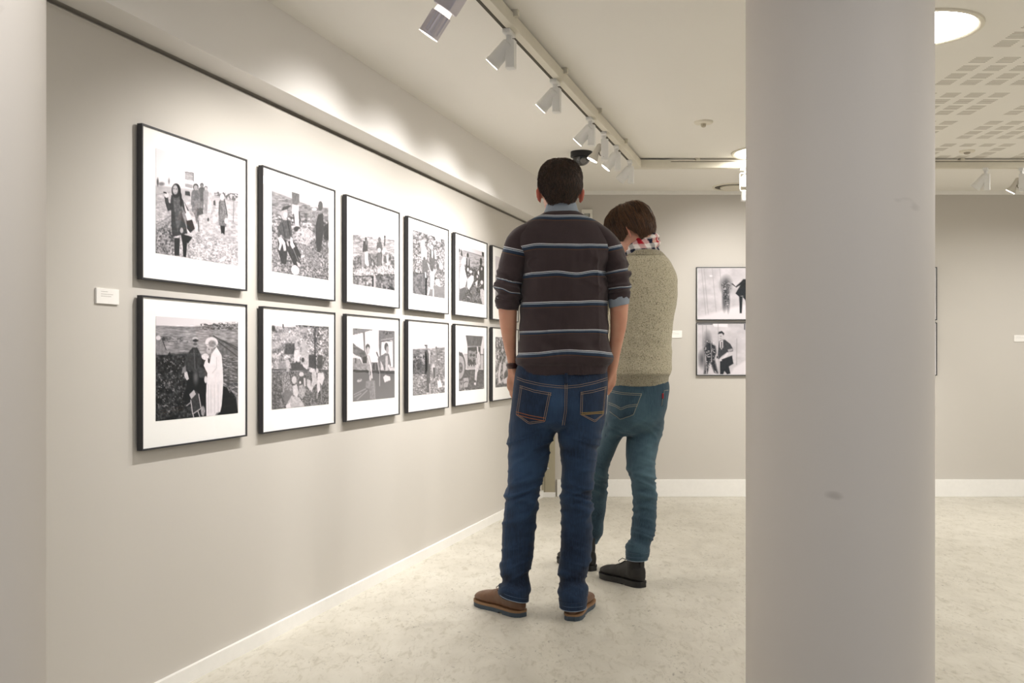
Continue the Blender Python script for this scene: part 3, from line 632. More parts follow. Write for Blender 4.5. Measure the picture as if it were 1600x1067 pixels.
    p.poly([(187, 133), (442, 150), (412, 310), (215, 305)], .46, 0, .06, 12); p.rough([(187, 133), (442, 150), (412, 310), (215, 305)], .14, 8, 2, sy=60); p.line([(205, 305), (412, 308)], 9, .75)
    p.poly([(215, 312), (408, 312), (405, 640), (215, 640)], .34, 0, .05); p.rough([(225, 370), (345, 360), (345, 570), (225, 570)], .8, 26, 6, .0, .7); p.poly([(220, 580), (335, 580), (335, 640), (220, 640)], .76)
    for x in (240, 275, 310): p.ell(x, 592, 9, 13, .3)
    p.ell(255, 390, 18, 24, .66); p.ell(312, 400, 22, 12, .66)
    p.poly([(448, 340), (462, 330), (462, 930), (452, 930)], .5, 3)
    p.ell(84, 600, 100, 212, .34); p.ell(84, 610, 88, 190, .73, soft=8, tex=.06); p.ell(108, 625, 36, 78, .45, soft=8); p.ell(112, 625, 22, 52, .6); p.ell(118, 630, 10, 26, .3)
    p.poly([(90, 400), (130, 395), (160, 450), (150, 470), (90, 440)], .42, 6)
    p.ell(372, 345, 13, 40, .5); p.line([(360, 315), (370, 430)], 16, .9); p.poly([(350, 420), (385, 380), (402, 440), (405, 560), (390, 640), (360, 700), (350, 800), (345, 850), (320, 840), (325, 700), (335, 590), (360, 560)], .86, 0, .08, 16); p.line([(345, 480), (350, 580)], 10, .9); p.ell(328, 830, 16, 18, .4); p.ell(326, 865, 14, 20, .95); p.line([(385, 600), (372, 690)], 6, .55)
    p.poly([(95, 825), (145, 815), (150, 920), (98, 925)], .7, 2, .08); p.poly([(155, 780), (225, 775), (232, 830), (215, 920), (160, 925)], .74, 2, .08); p.line([(110, 840), (120, 880), (132, 845)], 10, .35); p.line([(165, 850), (185, 830), (215, 835)], 12, .35); p.rough([(88, 925), (462, 920), (462, 975), (88, 975)], .5, 14)
    P['lorry'] = p
    # -- figures among tall stalks (mostly hidden)
    p = Pic([(112, 178), (359, 190), (359, 795), (112, 818)], 90, 68, 11)
    p.g[:] = .6
    p.rough(W_ALL(p), .6, 12, sy=40); p.rough(W_ALL(p), .5, 9); p.rough(W_ALL(p), .6, 10, 0, .3, .9)
    p.poly([(165, 500), (185, 510), (165, 690), (185, 760), (150, 760), (140, 650)], .93, 3); p.poly([(205, 510), (240, 500), (235, 600), (215, 640), (215, 700), (200, 640)], .92, 3); p.ell(245, 660, 28, 46, .42, tex=.08); p.poly([(205, 720), (300, 650), (300, 800), (215, 805)], .93, 3); p.ell(250, 450, 16, 50, .9, tex=.1); p.poly([(112, 780), (359, 760), (359, 820), (112, 820)], .5, 10, .2)
    P['stalk'] = p
    # -- hidden behind the man, only its pale upper left corner shows
    p = Pic([(0, 0), (150, 0), (150, 106), (0, 106)], 90, 68, 12)
    p.g[:] = .92; p.poly([(-5, 40), (155, 46), (155, 110), (-5, 110)], .6, 6, .1, 20); p.rough([(-5, 40), (155, 40), (155, 110), (-5, 110)], .4, 6)
    for x in (40, 75, 110): p.person(x, 30, 90, 18, .35, .7, .25, .3)
    P['plain'] = p
    # -- back wall, upper: a man in a dark suit leaning on a pale wall, his head out of the frame
    p = Pic([(25, 37), (718, 37), (718, 505), (25, 505)], 130, 90, 13)
    p.g[:] = .86
    p.rough(W_ALL(p), .07, 90, sy=60)
    for x in (60, 84, 160, 230): p.line([(x, 40), (x+40, 470)], 4, .7, .8)
    p.poly([(25, 490), (300, 410), (420, 380), (720, 330), (720, 510), (25, 510)], .95, 30); p.ell(148, 108, 14, 8, .95, soft=8)
    p.ell(290, 190, 44, 66, .52, soft=56); p.ell(283, 290, 24, 110, .36, .06, soft=26); p.ell(310, 330, 14, 90, .5, soft=16); p.rough([(255, 170), (330, 160), (325, 400), (280, 400)], .8, 10, 14, .2, .9); p.rough([(245, 170), (340, 160), (320, 400), (280, 400)], .6, 9, 14, .25, .2)
    p.poly([(338, 180), (352, 178), (380, 205), (430, 160), (450, 138), (600, 138), (640, 200), (600, 300), (470, 300), (440, 290), (412, 298), (378, 270), (425, 190), (385, 215)], .18, 0, .05)
    p.poly([(412, 296), (520, 296), (560, 480), (535, 490), (500, 470), (470, 330), (444, 300), (436, 452), (418, 452)], .16, 0, .03); p.line([(440, 200), (420, 270)], 4, .1)
    p.poly([(500, 138), (540, 60), (590, 138)], .8, 2)
    P['lean'] = p
    # -- back wall, lower: a man in a suit with a briefcase striding past a mirrored wall
    p = Pic([(25, 553), (718, 553), (718, 1018), (25, 1018)], 130, 90, 14)
    p.g[:] = .86
    p.rough(W_ALL(p), .07, 90, sy=60); p.poly([(160, 553), (305, 553), (305, 585), (180, 580)], .97, 8); p.line([(30, 556), (160, 556)], 12, .4, .7); p.poly([(458, 553), (467, 553), (467, 608), (459, 608)], .25)
    for x in (70, 105, 215): p.line([(x, 560), (x+8, 1010)], 5, .72, .8)
    p.line([(390, 690), (388, 930)], 5, .7); p.poly([(360, 960), (500, 870), (720, 850), (720, 1020), (330, 1020)], .94, 20)
    p.ell(115, 740, 30, 80, .5, soft=50); p.poly([(85, 780), (130, 710), (190, 760), (198, 820), (180, 870), (215, 1010), (180, 1000), (140, 900), (115, 1010), (85, 1015), (95, 880)], .26, 18, .14, 12); p.ell(65, 880, 26, 60, .5, soft=40)
    p.rough([(90, 700), (190, 710), (200, 1010), (90, 1010)], .9, 11, 10, .35, .92); p.line([(98, 830), (106, 1010)], 6, .88); p.line([(150, 720), (154, 900)], 5, .88)
    p.poly([(232, 900), (300, 880), (330, 1010), (300, 1018), (275, 985), (262, 1018), (234, 1018)], .2, 0, .08)
    p.poly([(225, 715), (250, 700), (280, 700), (330, 740), (352, 780), (355, 805), (300, 815), (250, 850), (222, 880), (210, 870), (216, 790)], .34, 0, .1, 10); p.poly([(230, 715), (262, 700), (262, 770), (246, 790), (232, 770)], .9); p.poly([(243, 720), (252, 718), (250, 780), (242, 778)], .22)
    p.ell(246, 665, 24, 36, .84); p.poly([(214, 648), (222, 628), (250, 620), (272, 640), (268, 660), (252, 640)], .2); p.ell(240, 668, 5, 3, .4); p.line([(232, 688), (246, 688)], 3, .5)
    p.poly([(250, 875), (300, 815), (312, 830), (290, 860), (270, 880), (250, 890)], .92, 2); p.ell(205, 860, 14, 18, .82, tex=.2); p.ell(208, 860, 7, 10, .25); p.poly([(250, 880), (345, 845), (358, 920), (258, 980)], .22, 0, .03); p.line([(252, 882), (345, 848)], 4, .4); p.poly([(305, 790), (350, 780), (352, 800), (310, 812)], .75, 2)
    P['case'] = p
    # -- back wall, right-hand pair: only the frames' edges show past the pillar
    for k, sd in (('edge_a', 15), ('edge_b', 16)):
        p = Pic([(0, 0), (150, 0), (150, 100), (0, 100)], 60, 42, sd); p.g[:] = .85; p.rough(W_ALL(p), .1, 40); p.person(60, 20, 95, 24, .25, .7, .2, .2); p.poly([(-5, 80), (155, 70), (155, 105), (-5, 105)], .92, 10); P[k] = p
    return P

M_PRINT = bpy.data.materials.new('silver_print'); M_PRINT.use_nodes = True
t = NT(M_PRINT); b = t.n['Principled BSDF']
a_ = t.new('ShaderNodeAttribute', attribute_name='tone'); t.link(a_.outputs['Color'], b.inputs['Base Color']); b.inputs['Roughness'].default_value = .55; b.inputs['Specular IOR Level'].default_value = .2
M_FRAME = material('black_frame_paint', '2a2a2e', .42)
M_MAT = material('white_mat_board', 'fbfaf7', .8, spec=.2, noise=(300, .01))
M_GLASS = bpy.data.materials.new('picture_glass'); M_GLASS.use_nodes = True
t = NT(M_GLASS); t.n.remove(t.n['Principled BSDF'])
gl = t.new('ShaderNodeBsdfGlossy'); gl.inputs['Roughness'].default_value = .02
tr = t.new('ShaderNodeBsdfTransparent'); fr = t.new('ShaderNodeFresnel'); fr.inputs['IOR'].default_value = 1.45
mx_ = t.new('ShaderNodeMixShader'); t.link(t.math('MULTIPLY', fr.outputs[0], t.math('SUBTRACT', 1.0, t.new('ShaderNodeNewGeometry').outputs['Backfacing'])), mx_.inputs[0]); t.link(tr.outputs[0], mx_.inputs[1]); t.link(gl.outputs[0], mx_.inputs[2])
t.link(mx_.outputs[0], t.n['Material Output'].inputs['Surface'])

def print_mesh(pic, x0, x1, z0, z1, y, parent):
    w, h = pic.w, pic.h
    xs = np.linspace(x0, x1, w); zs = np.linspace(z1, z0, h)
    co = np.zeros((h, w, 3)); co[..., 0] = xs[None, :]; co[..., 1] = y; co[..., 2] = zs[:, None]
    i = np.arange(h*w).reshape(h, w)
    fs = np.stack([i[:-1, :-1], i[1:, :-1], i[1:, 1:], i[:-1, 1:]], -1).reshape(-1, 4)
    me = bpy.data.meshes.new('print'); me.from_pydata(co.reshape(-1, 3).tolist(), [], fs.tolist())
    me.materials.append(M_PRINT)
    g = np.clip(.07+.89*np.clip(pic.g, 0, 1)**1.5, 0, 1)
    rgb = np.stack([g, g*.955+.014, g*.97+.018], -1)
    l = np.where(rgb <= .04045, rgb/12.92, ((rgb+.055)/1.055)**2.4)
    ca = me.color_attributes.new('tone', 'FLOAT_COLOR', 'POINT')
    ca.data.foreach_set('color', np.concatenate([l, np.ones((h, w, 1))], -1).astype(np.float32).ravel())
    o = bpy.data.objects.new('print', me); COL.objects.link(o); o.parent = parent
    return o

def framed(loc, rz, pic, label, group, W=.569, H=.4635, border=True, depth=.018, lip=.0052):
    r = thing('framed_photograph', loc, rz, label, 'framed photograph', group)
    a, c = W/2, H/2; back, front = -.007, -.007-depth
    mb = MB()
    mb.box((-a, front, -c), (-a+lip, back, c)).box((a-lip, front, -c), (a, back, c))
    mb.box((-a+lip, front, c-lip), (a-lip, back, c)).box((-a+lip, front, -c), (a-lip, back, -c+lip))
    mb.box((-a+lip, back-.004, -c+lip), (a-lip, back, c-lip))
    mb.box((-a+.03, back, c-.06), (a-.03, 0, c-.035)); mb.box((-a+.03, back, -c+.035), (a-.03, 0, -c+.05))
    mb.build('frame', M_FRAME, r)
    y = front+.0045
    MB().box((-a+lip, y, -c+lip), (a-lip, y+.003, c-lip)).build('mat', M_MAT, r)
    if border: print_mesh(pic, -.216, .232, -.1475, .1715, y-.0006, r)
    else: print_mesh(pic, -a+lip+.004, a-lip-.004, -c+lip+.003, c-lip-.003, y-.0006, r)
    g = MB(); yg = front+.002
    g.add([(-a+lip, yg, -c+lip), (a-lip, yg, -c+lip), (a-lip, yg, c-lip), (-a+lip, yg, c-lip)], [(0, 1, 2, 3)])
    g.build('glass', M_GLASS, r)
    return r
PICS = pics()
LBL = [('walk', 'black framed photograph of women walking over open ground, nearest of the upper row'),
       ('rest', 'black framed photograph of a seated man resting by a basket, upper row'),
       ('straw', 'black framed photograph of two people standing on straw under a white sky'),
       ('crop', 'black framed photograph of two women in headscarves among crops, upper row'),
       ('sacks', 'black framed photograph of pickers around white sacks, upper row'),
       ('plain', 'black framed photograph whose white mat peeks out behind the brown sleeve, upper row'),
       ('coat', 'black framed photograph of a woman in a long white coat, lower row'),
       ('bush', 'black framed photograph of women and children sitting among bushes, lower row'),
       ('shop', 'black framed photograph of two women indoors by tall windows, lower row'),
       ('cap', 'black framed photograph of a man in a dark cap in a field, lower row'),
       ('lorry', 'black framed photograph of a figure at the side hatch of a lorry'),
       ('stalk', 'black framed photograph half hidden by the bare forearm with the wrist strap')]
for k, (key, lab) in enumerate(LBL):
    i, row = k % 6, k//6
    Yc = 3.2075+.6431*i
    framed(Vector((wall_x(Yc), Yc, 1.511 if row == 0 else 1.0)), RZL, PICS[key], lab, 'photographs on the left wall')
for key, x, z, lab in (('lean', 1.5925, 1.5175, 'framed photograph of a dark suited figure leaning on a wall, left of the pillar'),
                       ('case', 1.5925, 1.1035, 'framed photograph of a man carrying a briefcase, left of the pillar'),
                       ('edge_a', 2.815, 1.5175, 'framed photograph whose edge shows right of the pillar, the upper of two'),
                       ('edge_b', 2.815, 1.1035, 'framed photograph whose edge shows right of the pillar, the lower of two')):
    framed(Vector((x, BACK, z)), 0, PICS[key], lab, 'photographs on the back wall', .574, .396, False, .016, .006)
# ================================================================== LIGHTS
M_TRK = material('track_white', 'ded8c8', .45)
M_SLOT = material('track_slot_dark', '4a4436', .7)
M_SPW = material('spot_white_enamel', 'e4e3df', .35)
M_LENS = material('lit_lamp_face', 'ffffff', .3, emit='fff4e2', emit_s=14)
TB, TT = 2.225, 2.272                      # bottom and top of the track
def trx(Y): return -1.107+SL*Y             # wall-side edge of the track along the left wall
tr_ = thing('lighting_track', (0, 0, 0), 0, 'white ceiling lighting track bending from the left wall run to the back wall run', 'lighting track')
def seg(d0, d1, ya, yb): return [(trx(ya)+Nw.x*d0, ya+Nw.y*d0), (trx(yb)+Nw.x*d0, yb+Nw.y*d0), (trx(yb)+Nw.x*d1, yb+Nw.y*d1), (trx(ya)+Nw.x*d1, ya+Nw.y*d1)]
YB0, YB1 = 6.146, 6.190
MB().prism(seg(.0, .043, .6, 6.17), TB, TT).build('rail', M_TRK, tr_)
MB().box((.70, YB0, TB), (XR-.4, YB1, TT)).build('rail', M_TRK, tr_)
MB().prism(seg(-.0008, .012, .62, 6.02), TB-.0008, TB+.006).build('contact_slot', M_SLOT, tr_)
MB().prism(seg(-.003, -.0002, .6, 6.12), TB+.004, TT).build('side_flange', M_TRK, tr_)
MB().box((.75, YB0-.0008, TT-.011), (XR-.4, YB0+.004, TT-.008)).build('contact_slot', M_SLOT, tr_)
MB().prism([(.695, 6.135), (.78, 6.135), (.93, 6.14), (.93, 6.195), (.70, 6.195)], TB-.001, TT).build('corner_joint', M_TRK, tr_)
for Y in (1.6, 2.75, 3.53, 4.24, 4.93, 5.62):
    q = Vector((trx(Y), Y, 0))+Nw*.043
    MB().box((-.012, -.01, TT-.012), (.016, .01, CEIL), M=Matrix.Translation((q.x, q.y, 0)) @ Matrix.Rotation(-LA, 4, 'Z')).build('mounting_clip', M_TRK, tr_)
for x in (1.1, 1.9, 2.75, 3.53):
    MB().box((x-.012, YB0-.006, TT-.008), (x+.012, YB1, CEIL), bev=.001).build('mounting_clip', M_TRK, tr_)

def spot_parts(r, tilt, kind='can', lit=True):
    """local: x towards the lit wall, z down from the underside of the track"""
    MB().box((-.014, -.036, -.016), (.014, .036, .0), bev=.002).cyl((0, 0, -.016), (0, 0, -.036), .0105, n=14).build('track_adapter', M_SPW, r, angle=40)
    c, s = math.cos(tilt), math.sin(tilt); ax = Vector((s, 0, -c))
    u = Vector((c, 0, s)); w = Vector((0, 1, 0))
    def fr(o): M = Matrix((u, w, ax)).transposed().to_4x4(); M.translation = o; return M
    if kind == 'can':
        MB().prism([(-.024, -.016), (.004, -.024), (.010, -.012), (.010, .012), (.004, .024), (-.024, .016)], -.136, -.036).build('driver_box', M_SPW, r)
        o = Vector((.002, 0, -.052))
        MB().lathe([(.019, -.012), (.0265, -.004), (.0275, .03), (.0280, .076), (.0295, .078), (.0295, .089), (.0268, .089), (.0265, .08)], 32, fr(o)).build('lamp_head', M_SPW, r, angle=35)
        l = MB().lathe([(.0, .084), (.0266, .084), (.0266, .0905), (.0, .0908)], 28, fr(o), cap=False)
        end = o+ax*.095
        MB().cyl(o+ax*.074-w*.031, o+ax*.074-w*.026, .004, n=10).build('knob', M_CHR, r, angle=40)
    elif kind == 'bell':
        MB().prism([(-.024, -.022), (.014, -.022), (.014, .022), (-.024, .022)], -.145, -.036).build('driver_box', M_SPW, r)
        o = Vector((.022, 0, -.07))
        MB().lathe([(.010, -.012), (.0165, -.004), (.017, .035), (.0185, .05), (.027, .07), (.0285, .074), (.0285, .082), (.025, .082)], 28, fr(o)).build('lamp_head', material('lamp_glass_grey', 'cfc9bd', .3), r, angle=35)
        MB().tube([Vector((-.0, .021, -.13)), Vector((.02, .012, -.12)), o+ax*.02+w*.006], .0022, 6).build('cable', M_SLOT, r, smooth=True)
        l = MB().lathe([(.0, .079), (.0247, .079), (.0285, .0835), (.0, .0838)], 28, fr(o), cap=False)
        end = o+ax*.09
    else:                                   # big ribbed projector with a gap that glows
        o = Vector((-.006, 0, -.030)); M = fr(o)
        MB().box((-.034, -.031, -.02), (.034, .031, .085), M=M, bev=.006).build('driver_box', material('silver_enamel', 'c9c4cc', .35, .3), r, angle=35)
        MB().lathe([(.026, .085), (.028, .102)], 24, M).build('lit_gap', material('glowing_gap', 'ffffff', .4, emit='fff2e6', emit_s=2.2), r)
        n = 48; prof = []
        mb = MB()
        ring = lambda z, k: [(M @ Vector(((.0335-(.003 if i % 4 in (0, 1) else 0)*k)*math.cos(2*PI*i/n), (.0335-(.003 if i % 4 in (0, 1) else 0)*k)*math.sin(2*PI*i/n), z))) for i in range(n)]
        vs = ring(.102, 1)+ring(.165, 1)+ring(.168, 0)+ring(.178, 0)
        fs = [(a*n+i, a*n+(i+1) % n, (a+1)*n+(i+1) % n, (a+1)*n+i) for a in range(3) for i in range(n)]+[tuple(range(n))]
        mb.add(vs, fs).build('ribbed_head', material('silver_enamel_head', 'd5cfd6', .35, .3), r)
        l = MB().lathe([(.0, .176), (.0325, .176), (.0325, .1785), (.0, .1785)], 28, M, cap=False)
        MB().cyl((0, 0, -.02), (0, 0, -.05), .012, n=12).build('stem', M_SPW, r, angle=40)
        end = o+ax*.186
    l.build('lamp_face', M_LENS if lit else M_SPW, r)
    return end, ax

SPOTS = []
def spot(Y, kind, tilt, lab, lit=True, yaw=0, power=46, size=106):
    p = Vector((trx(Y), Y, TB))+Nw*.012
    r = thing('track_spotlight', p, PI-LA+yaw, lab, 'spotlight', 'spotlights on the ceiling track')
    e, ax = spot_parts(r, tilt, kind, lit)
    R = Matrix.Rotation(PI-LA+yaw, 4, 'Z')
    if lit: SPOTS.append((p+(R @ e), R.to_3x3() @ ax, power, size))
    return r
spot(3.05, 'rib', .62, 'big ribbed silver spotlight with a glowing gap, nearest on the track', power=44)
spot(3.565, 'can', .78, 'white can spotlight second from the near end of the track')
spot(4.205, 'can', .78, 'white can spotlight third from the near end of the track')
spot(4.87, 'can', .78, 'white can spotlight fourth from the near end, nearest its slim neighbour')
spot(5.19, 'bell', .50, 'slim spotlight with a flared glass lamp and a grey box', yaw=.2)
spot(5.52, 'can', .70, 'white spotlight just right of the black dome camera', yaw=.15)
spot(5.93, 'can', .75, 'unlit pale spotlight at the bend of the track', lit=False, yaw=.1)
def spot_b(x, kind, tilt, lab, yaw, lit=True, power=50, size=80):
    p = Vector((x, (YB0+YB1)/2, TB))
    r = thing('track_spotlight', p, yaw, lab, 'spotlight', 'spotlights on the ceiling track')
    e, ax = spot_parts(r, tilt, kind, lit)
    R = Matrix.Rotation(yaw, 4, 'Z')
    if lit: SPOTS.append((p+(R @ e), R.to_3x3() @ ax, power, size))
spot_b(2.905, 'can', .75, 'whitish can spotlight on the back run just right of the pillar', PI*.82, lit=False)
spot_b(3.13, 'bell', .55, 'slim lit spotlight at the far right of the back run', PI*.80, power=38, size=85)
# floodlight in a wire yoke left of the pillar
fl = thing('track_floodlight', (1.40, (YB0+YB1)/2, TB), 0, 'bright white floodlight in a yoke beside the pillar', 'spotlight', 'spotlights on the ceiling track')
MB().box((-.036, -.014, -.014), (.036, .014, 0), bev=.002).cyl((0, 0, -.014), (0, 0, -.03), .009, n=12).build('mounting_adapter', M_SPW, fl, angle=40)
MB().tube([(0, 0, -.03), (-.028, 0, -.03), (-.034, 0, -.036), (-.034, 0, -.13), (-.03, 0, -.14), (.03, 0, -.14), (.034, 0, -.13), (.034, 0, -.036), (.028, 0, -.03), (0, 0, -.03)], .0042, 8).build('yoke', M_SPW, fl, smooth=True)
MB().lathe([(.012, 0), (.026, -.02), (.030, -.06), (.028, -.064)], 24, Matrix.Translation((0, .004, -.042)) @ Matrix.Rotation(.5, 4, 'X')).build('lamp_head', material('lit_frosted_bowl', 'ffffff', .4, emit='fff6e6', emit_s=5), fl, angle=40)
MB().lathe([(.026, 0), (.028, -.055), (.02, -.058)], 24, Matrix.Translation((0, 0, -.148)), ).build('lower_bowl', M_SPW, fl, angle=40)
SPOTS.append((Vector((1.42, YB1+.06, TB-.13)), Vector((.12, .8, -.62)).normalized(), 48, 95))

for k, (p, d, e, sz) in enumerate(SPOTS):
    l = bpy.data.lights.new('spot_beam', 'SPOT'); l.energy = e; l.color = (1, .968, .94)
    l.spot_size = math.radians(sz); l.spot_blend = 1.0; l.shadow_soft_size = .009
    o = bpy.data.objects.new('spot_beam', l); COL.objects.link(o); o.location = p
    o.rotation_euler = d.to_track_quat('-Z', 'Y').to_euler()

# recessed downlights
def downlight(x, y, r, lab, lit=True):
    o = thing('recessed_downlight', (x, y, CEIL), 0, lab, 'ceiling light', 'recessed ceiling downlights')
    MB().lathe([(r*1.02, -.003), (r*1.06, -.008), (r*1.1, -.0095), (r*1.14, -.007), (r*1.15, 0), (r*1.02, 0)], 72, cap=False).build('trim_ring', M_CWH, o, angle=30)
    if lit:
        MB().lathe([(r*1.02, -.0035), (r*.93, -.0025), (r*.9, -.004), (r*.6, -.005), (.001, -.0055)], 64, cap=False).build('diffuser', material('lit_diffuser', 'ffffff', .4, emit='fffaf2', emit_s=DOWN), o, smooth=True)
        l = MB()
        for q in (.95, .86, .76): l.lathe([(r*q, -.0045), (r*(q-.012), -.0062), (r*(q-.02), -.0045)], 64, cap=False)
        l.build('reflector_ring', material('grey_reflector_ring', 'dfe6e2', .3, emit='f2f5ee', emit_s=.75), o, smooth=True)
    else:
        MB().lathe([(r*1.02, -.004), (r*.8, -.0045), (r*.78, -.0025), (.001, -.0025)], 64, cap=False).build('baffle', material('dark_recess', '4d463a', .6), o, angle=30)
        MB().lathe([(r*.72, -.001), (r*.72, -.010), (.001, -.014)], 48, Matrix.Translation((0, r*.10, 0)), cap=False).build('cover_plate', M_CWH, o, angle=30)
    return o
DOWN = 22
downlight(1.5, 3.72, .198, 'large lit round downlight right of the pillar top')
downlight(1.5, 5.97, .198, 'lit round downlight left of the pillar')
downlight(1.545, 7.17, .135, 'unlit round recessed fitting near the back wall', False)
def lamp(x, y, e, r=.2, col=(1, .978, .945)):           # unseen lamps added to light the room, most spaced like the downlights
    l = bpy.data.lights.new('unseen_fill_lamp', 'AREA'); l.shape = 'DISK'; l.size = 2*r; l.energy = e; l.color = col
    o = bpy.data.objects.new('unseen_fill_lamp', l); COL.objects.link(o); o.location = (x, y, CEIL-.012)
for x, y, e in ((1.5, 1.47, 6), (3.75, 1.47, 20), (3.75, 3.72, 30), (3.75, 5.97, 30), (-.42, 1.25, 11)):  # the last one is added to brighten the left pillar
    lamp(x, y, e)
# assumed outdoor light: even bluish world through the open, unbuilt side behind the camera
W = bpy.data.worlds.new('assumed_daylight'); S.world = W; W.use_nodes = True
bg = W.node_tree.nodes['Background']; bg.inputs['Color'].default_value = (.55, .68, 1.0, 1); bg.inputs['Strength'].default_value = .37

S.view_settings.view_transform = 'Standard'; S.view_settings.look = 'None'
S.view_settings.gamma = 1; S.view_settings.use_curve_mapping = False
S.view_settings.exposure = 0.2
# ================================================================== PEOPLE
def cubic(xq, xs, ys):
    xs = np.asarray(xs, float); ys = np.asarray(ys, float); xq = np.asarray(xq, float)
    d = np.diff(ys)/np.diff(xs); m = np.empty_like(ys)
    m[0], m[-1] = d[0], d[-1]
    m[1:-1] = np.where(d[:-1]*d[1:] > 0, 2*d[:-1]*d[1:]/(d[:-1]+d[1:]+1e-12), 0)   # monotone, no overshoot
    k = np.clip(np.searchsorted(xs, xq)-1, 0, len(xs)-2); h = xs[k+1]-xs[k]; t = (xq-xs[k])/h
    return ((2*t**3-3*t**2+1)*ys[k]+(t**3-2*t**2+t)*h*m[k]+(-2*t**3+3*t**2)*ys[k+1]+(t**3-t**2)*h*m[k+1])

def loft(mb, rings, n=48, step=3.0, e=2.2, slant=0.0):
    """rings (row, left, right, distance, half depth): a closed body of stacked superellipse rings whose
    half widths were measured in the photo at the given distance; stored in metres"""
    R = np.array(rings, float); yq = np.linspace(R[0, 0], R[-1, 0], max(4, int(abs(R[-1, 0]-R[0, 0])/step)))
    c = [cubic(yq, R[:, 0], R[:, k]) for k in (1, 2, 3, 4)]
    th = np.arange(n)*2*PI/n
    ct = np.sign(np.cos(th))*np.abs(np.cos(th))**(2/e); st = np.sign(np.sin(th))*np.abs(np.sin(th))**(2/e)
    vs = []
    for y, l, r, D, q in zip(yq, *c):
        cx = ((l+r)/2-CX)/F*D; rx = (r-l)/2/F*D; z = EYE+(CY-y)/F*D
        vs += [(cx+rx*a, D+q*b, z+slant*a*rx) for a, b in zip(ct, st)]
    m = len(yq)
    fs = [(i*n+k, i*n+(k+1) % n, (i+1)*n+(k+1) % n, (i+1)*n+k) for i in range(m-1) for k in range(n)]
    fs += [tuple(range(n-1, -1, -1)), tuple((m-1)*n+k for k in range(n))]
    return mb.add(vs, fs)

def limb(mb, pts, n=20, seg=8, e=2.0):
    """tapering limb through (point, radius across, radius deep) joints"""
    P = np.array([[*p[0], p[1], p[2] if len(p) > 2 else p[1]] for p in pts], float)
    s = np.concatenate([[0], np.cumsum(np.linalg.norm(np.diff(P[:, :3], axis=0), axis=1))])
    q = np.linspace(0, s[-1], seg*(len(pts)-1)+1)
    C = np.stack([cubic(q, s, P[:, k]) for k in range(5)], -1)
    vs = []; u = None
    for i, c in enumerate(C):
        d = Vector(C[min(i+1, len(C)-1)][:3])-Vector(C[max(i-1, 0)][:3]); d.normalize()
        u = (Vector((1, 0, 0)) if abs(d.x) < .8 else Vector((0, 0, 1))) if u is None else u
        u = (u-d*u.dot(d)).normalized(); w = d.cross(u)
        for k in range(n):
            a = 2*PI*k/n
            vs.append(Vector(c[:3])+u*math.cos(a)*c[3]+w*math.sin(a)*c[4])
    m = len(C)
    fs = [(i*n+k, i*n+(k+1) % n, (i+1)*n+(k+1) % n, (i+1)*n+k) for i in range(m-1) for k in range(n)]
    fs += [tuple(range(n-1, -1, -1)), tuple((m-1)*n+k for k in range(n))]
    return mb.add(vs, fs)

def ellipsoid(mb, c, r, R=None, n=20, m=12):
    vs = []; c = Vector(c)
    for i in range(1, m):
        for k in range(n):
            p = Vector((r[0]*math.sin(PI*i/m)*math.cos(2*PI*k/n), r[1]*math.sin(PI*i/m)*math.sin(2*PI*k/n), r[2]*math.cos(PI*i/m)))
            vs.append(c+(R @ p if R is not None else p))
    o = len(vs)
    t_ = Vector((0, 0, r[2])); vs += [c+(R @ t_ if R is not None else t_), c-(R @ t_ if R is not None else t_)]
    fs = [(i*n+k, (i+1)*n+k, (i+1)*n+(k+1) % n, i*n+(k+1) % n) for i in range(m-2) for k in range(n)]
    fs += [(o, k, (k+1) % n) for k in range(n)]+[(o+1, (m-2)*n+(k+1) % n, (m-2)*n+k) for k in range(n)]
    return mb.add(vs, fs)

class Surf:
    """vertices, faces and normals of a finished skin"""
    def __init__(s, me):
        s.me = me; n = len(me.vertices)
        s.V = np.empty(n*3); me.vertices.foreach_get('co', s.V); s.V = s.V.reshape(-1, 3)
        s.E = np.empty(len(me.edges)*2, np.int64); me.edges.foreach_get('vertices', s.E); s.E = s.E.reshape(-1, 2)
    def normals(s):
        s.put(); n = np.empty(len(s.V)*3); s.me.vertex_normals.foreach_get('vector', n); return n.reshape(-1, 3)
    def put(s): s.me.vertices.foreach_set('co', s.V.ravel()); s.me.update()
    def smooth(s, it=4, f=.5):
        deg = np.bincount(s.E.ravel(), minlength=len(s.V))[:, None]
        for _ in range(it):
            a = np.zeros_like(s.V)
            for k in range(3):
                a[:, k] = np.bincount(s.E[:, 0], s.V[s.E[:, 1], k], len(s.V))+np.bincount(s.E[:, 1], s.V[s.E[:, 0], k], len(s.V))
            s.V += f*(a/np.maximum(deg, 1)-s.V)
    def px(s):
        return CX+F*s.V[:, 0]/s.V[:, 1], CY-F*(s.V[:, 2]-EYE)/s.V[:, 1]
    def push(s, d): s.V += s.normals()*np.asarray(d)[:, None]
    def attr(s, name, vals):
        a = s.me.attributes.new(name, 'FLOAT', 'POINT'); a.data.foreach_set('value', np.asarray(vals, np.float32))
    def bvh(s):
        s.put(); return BVHTree.FromPolygons([Vector(v) for v in s.V], [tuple(p.vertices) for p in s.me.polygons])
    def obj(s, name, mats, parent):
        s.put(); me = s.me; me.name = name
        me.materials.clear()
        for m in (mats if isinstance(mats, (list, tuple)) else [mats]): me.materials.append(m)
        me.polygons.foreach_set('use_smooth', [True]*len(me.polygons)); me.update()
        o = bpy.data.objects.new(name, me); COL.objects.link(o)
        if parent is not None:
            o.parent = parent
            me.transform(Matrix.Translation(-root_of(parent)))
        return o
ROOT = {}
def root_of(o):
    while o.parent is not None: o = o.parent
    return ROOT[o.name]
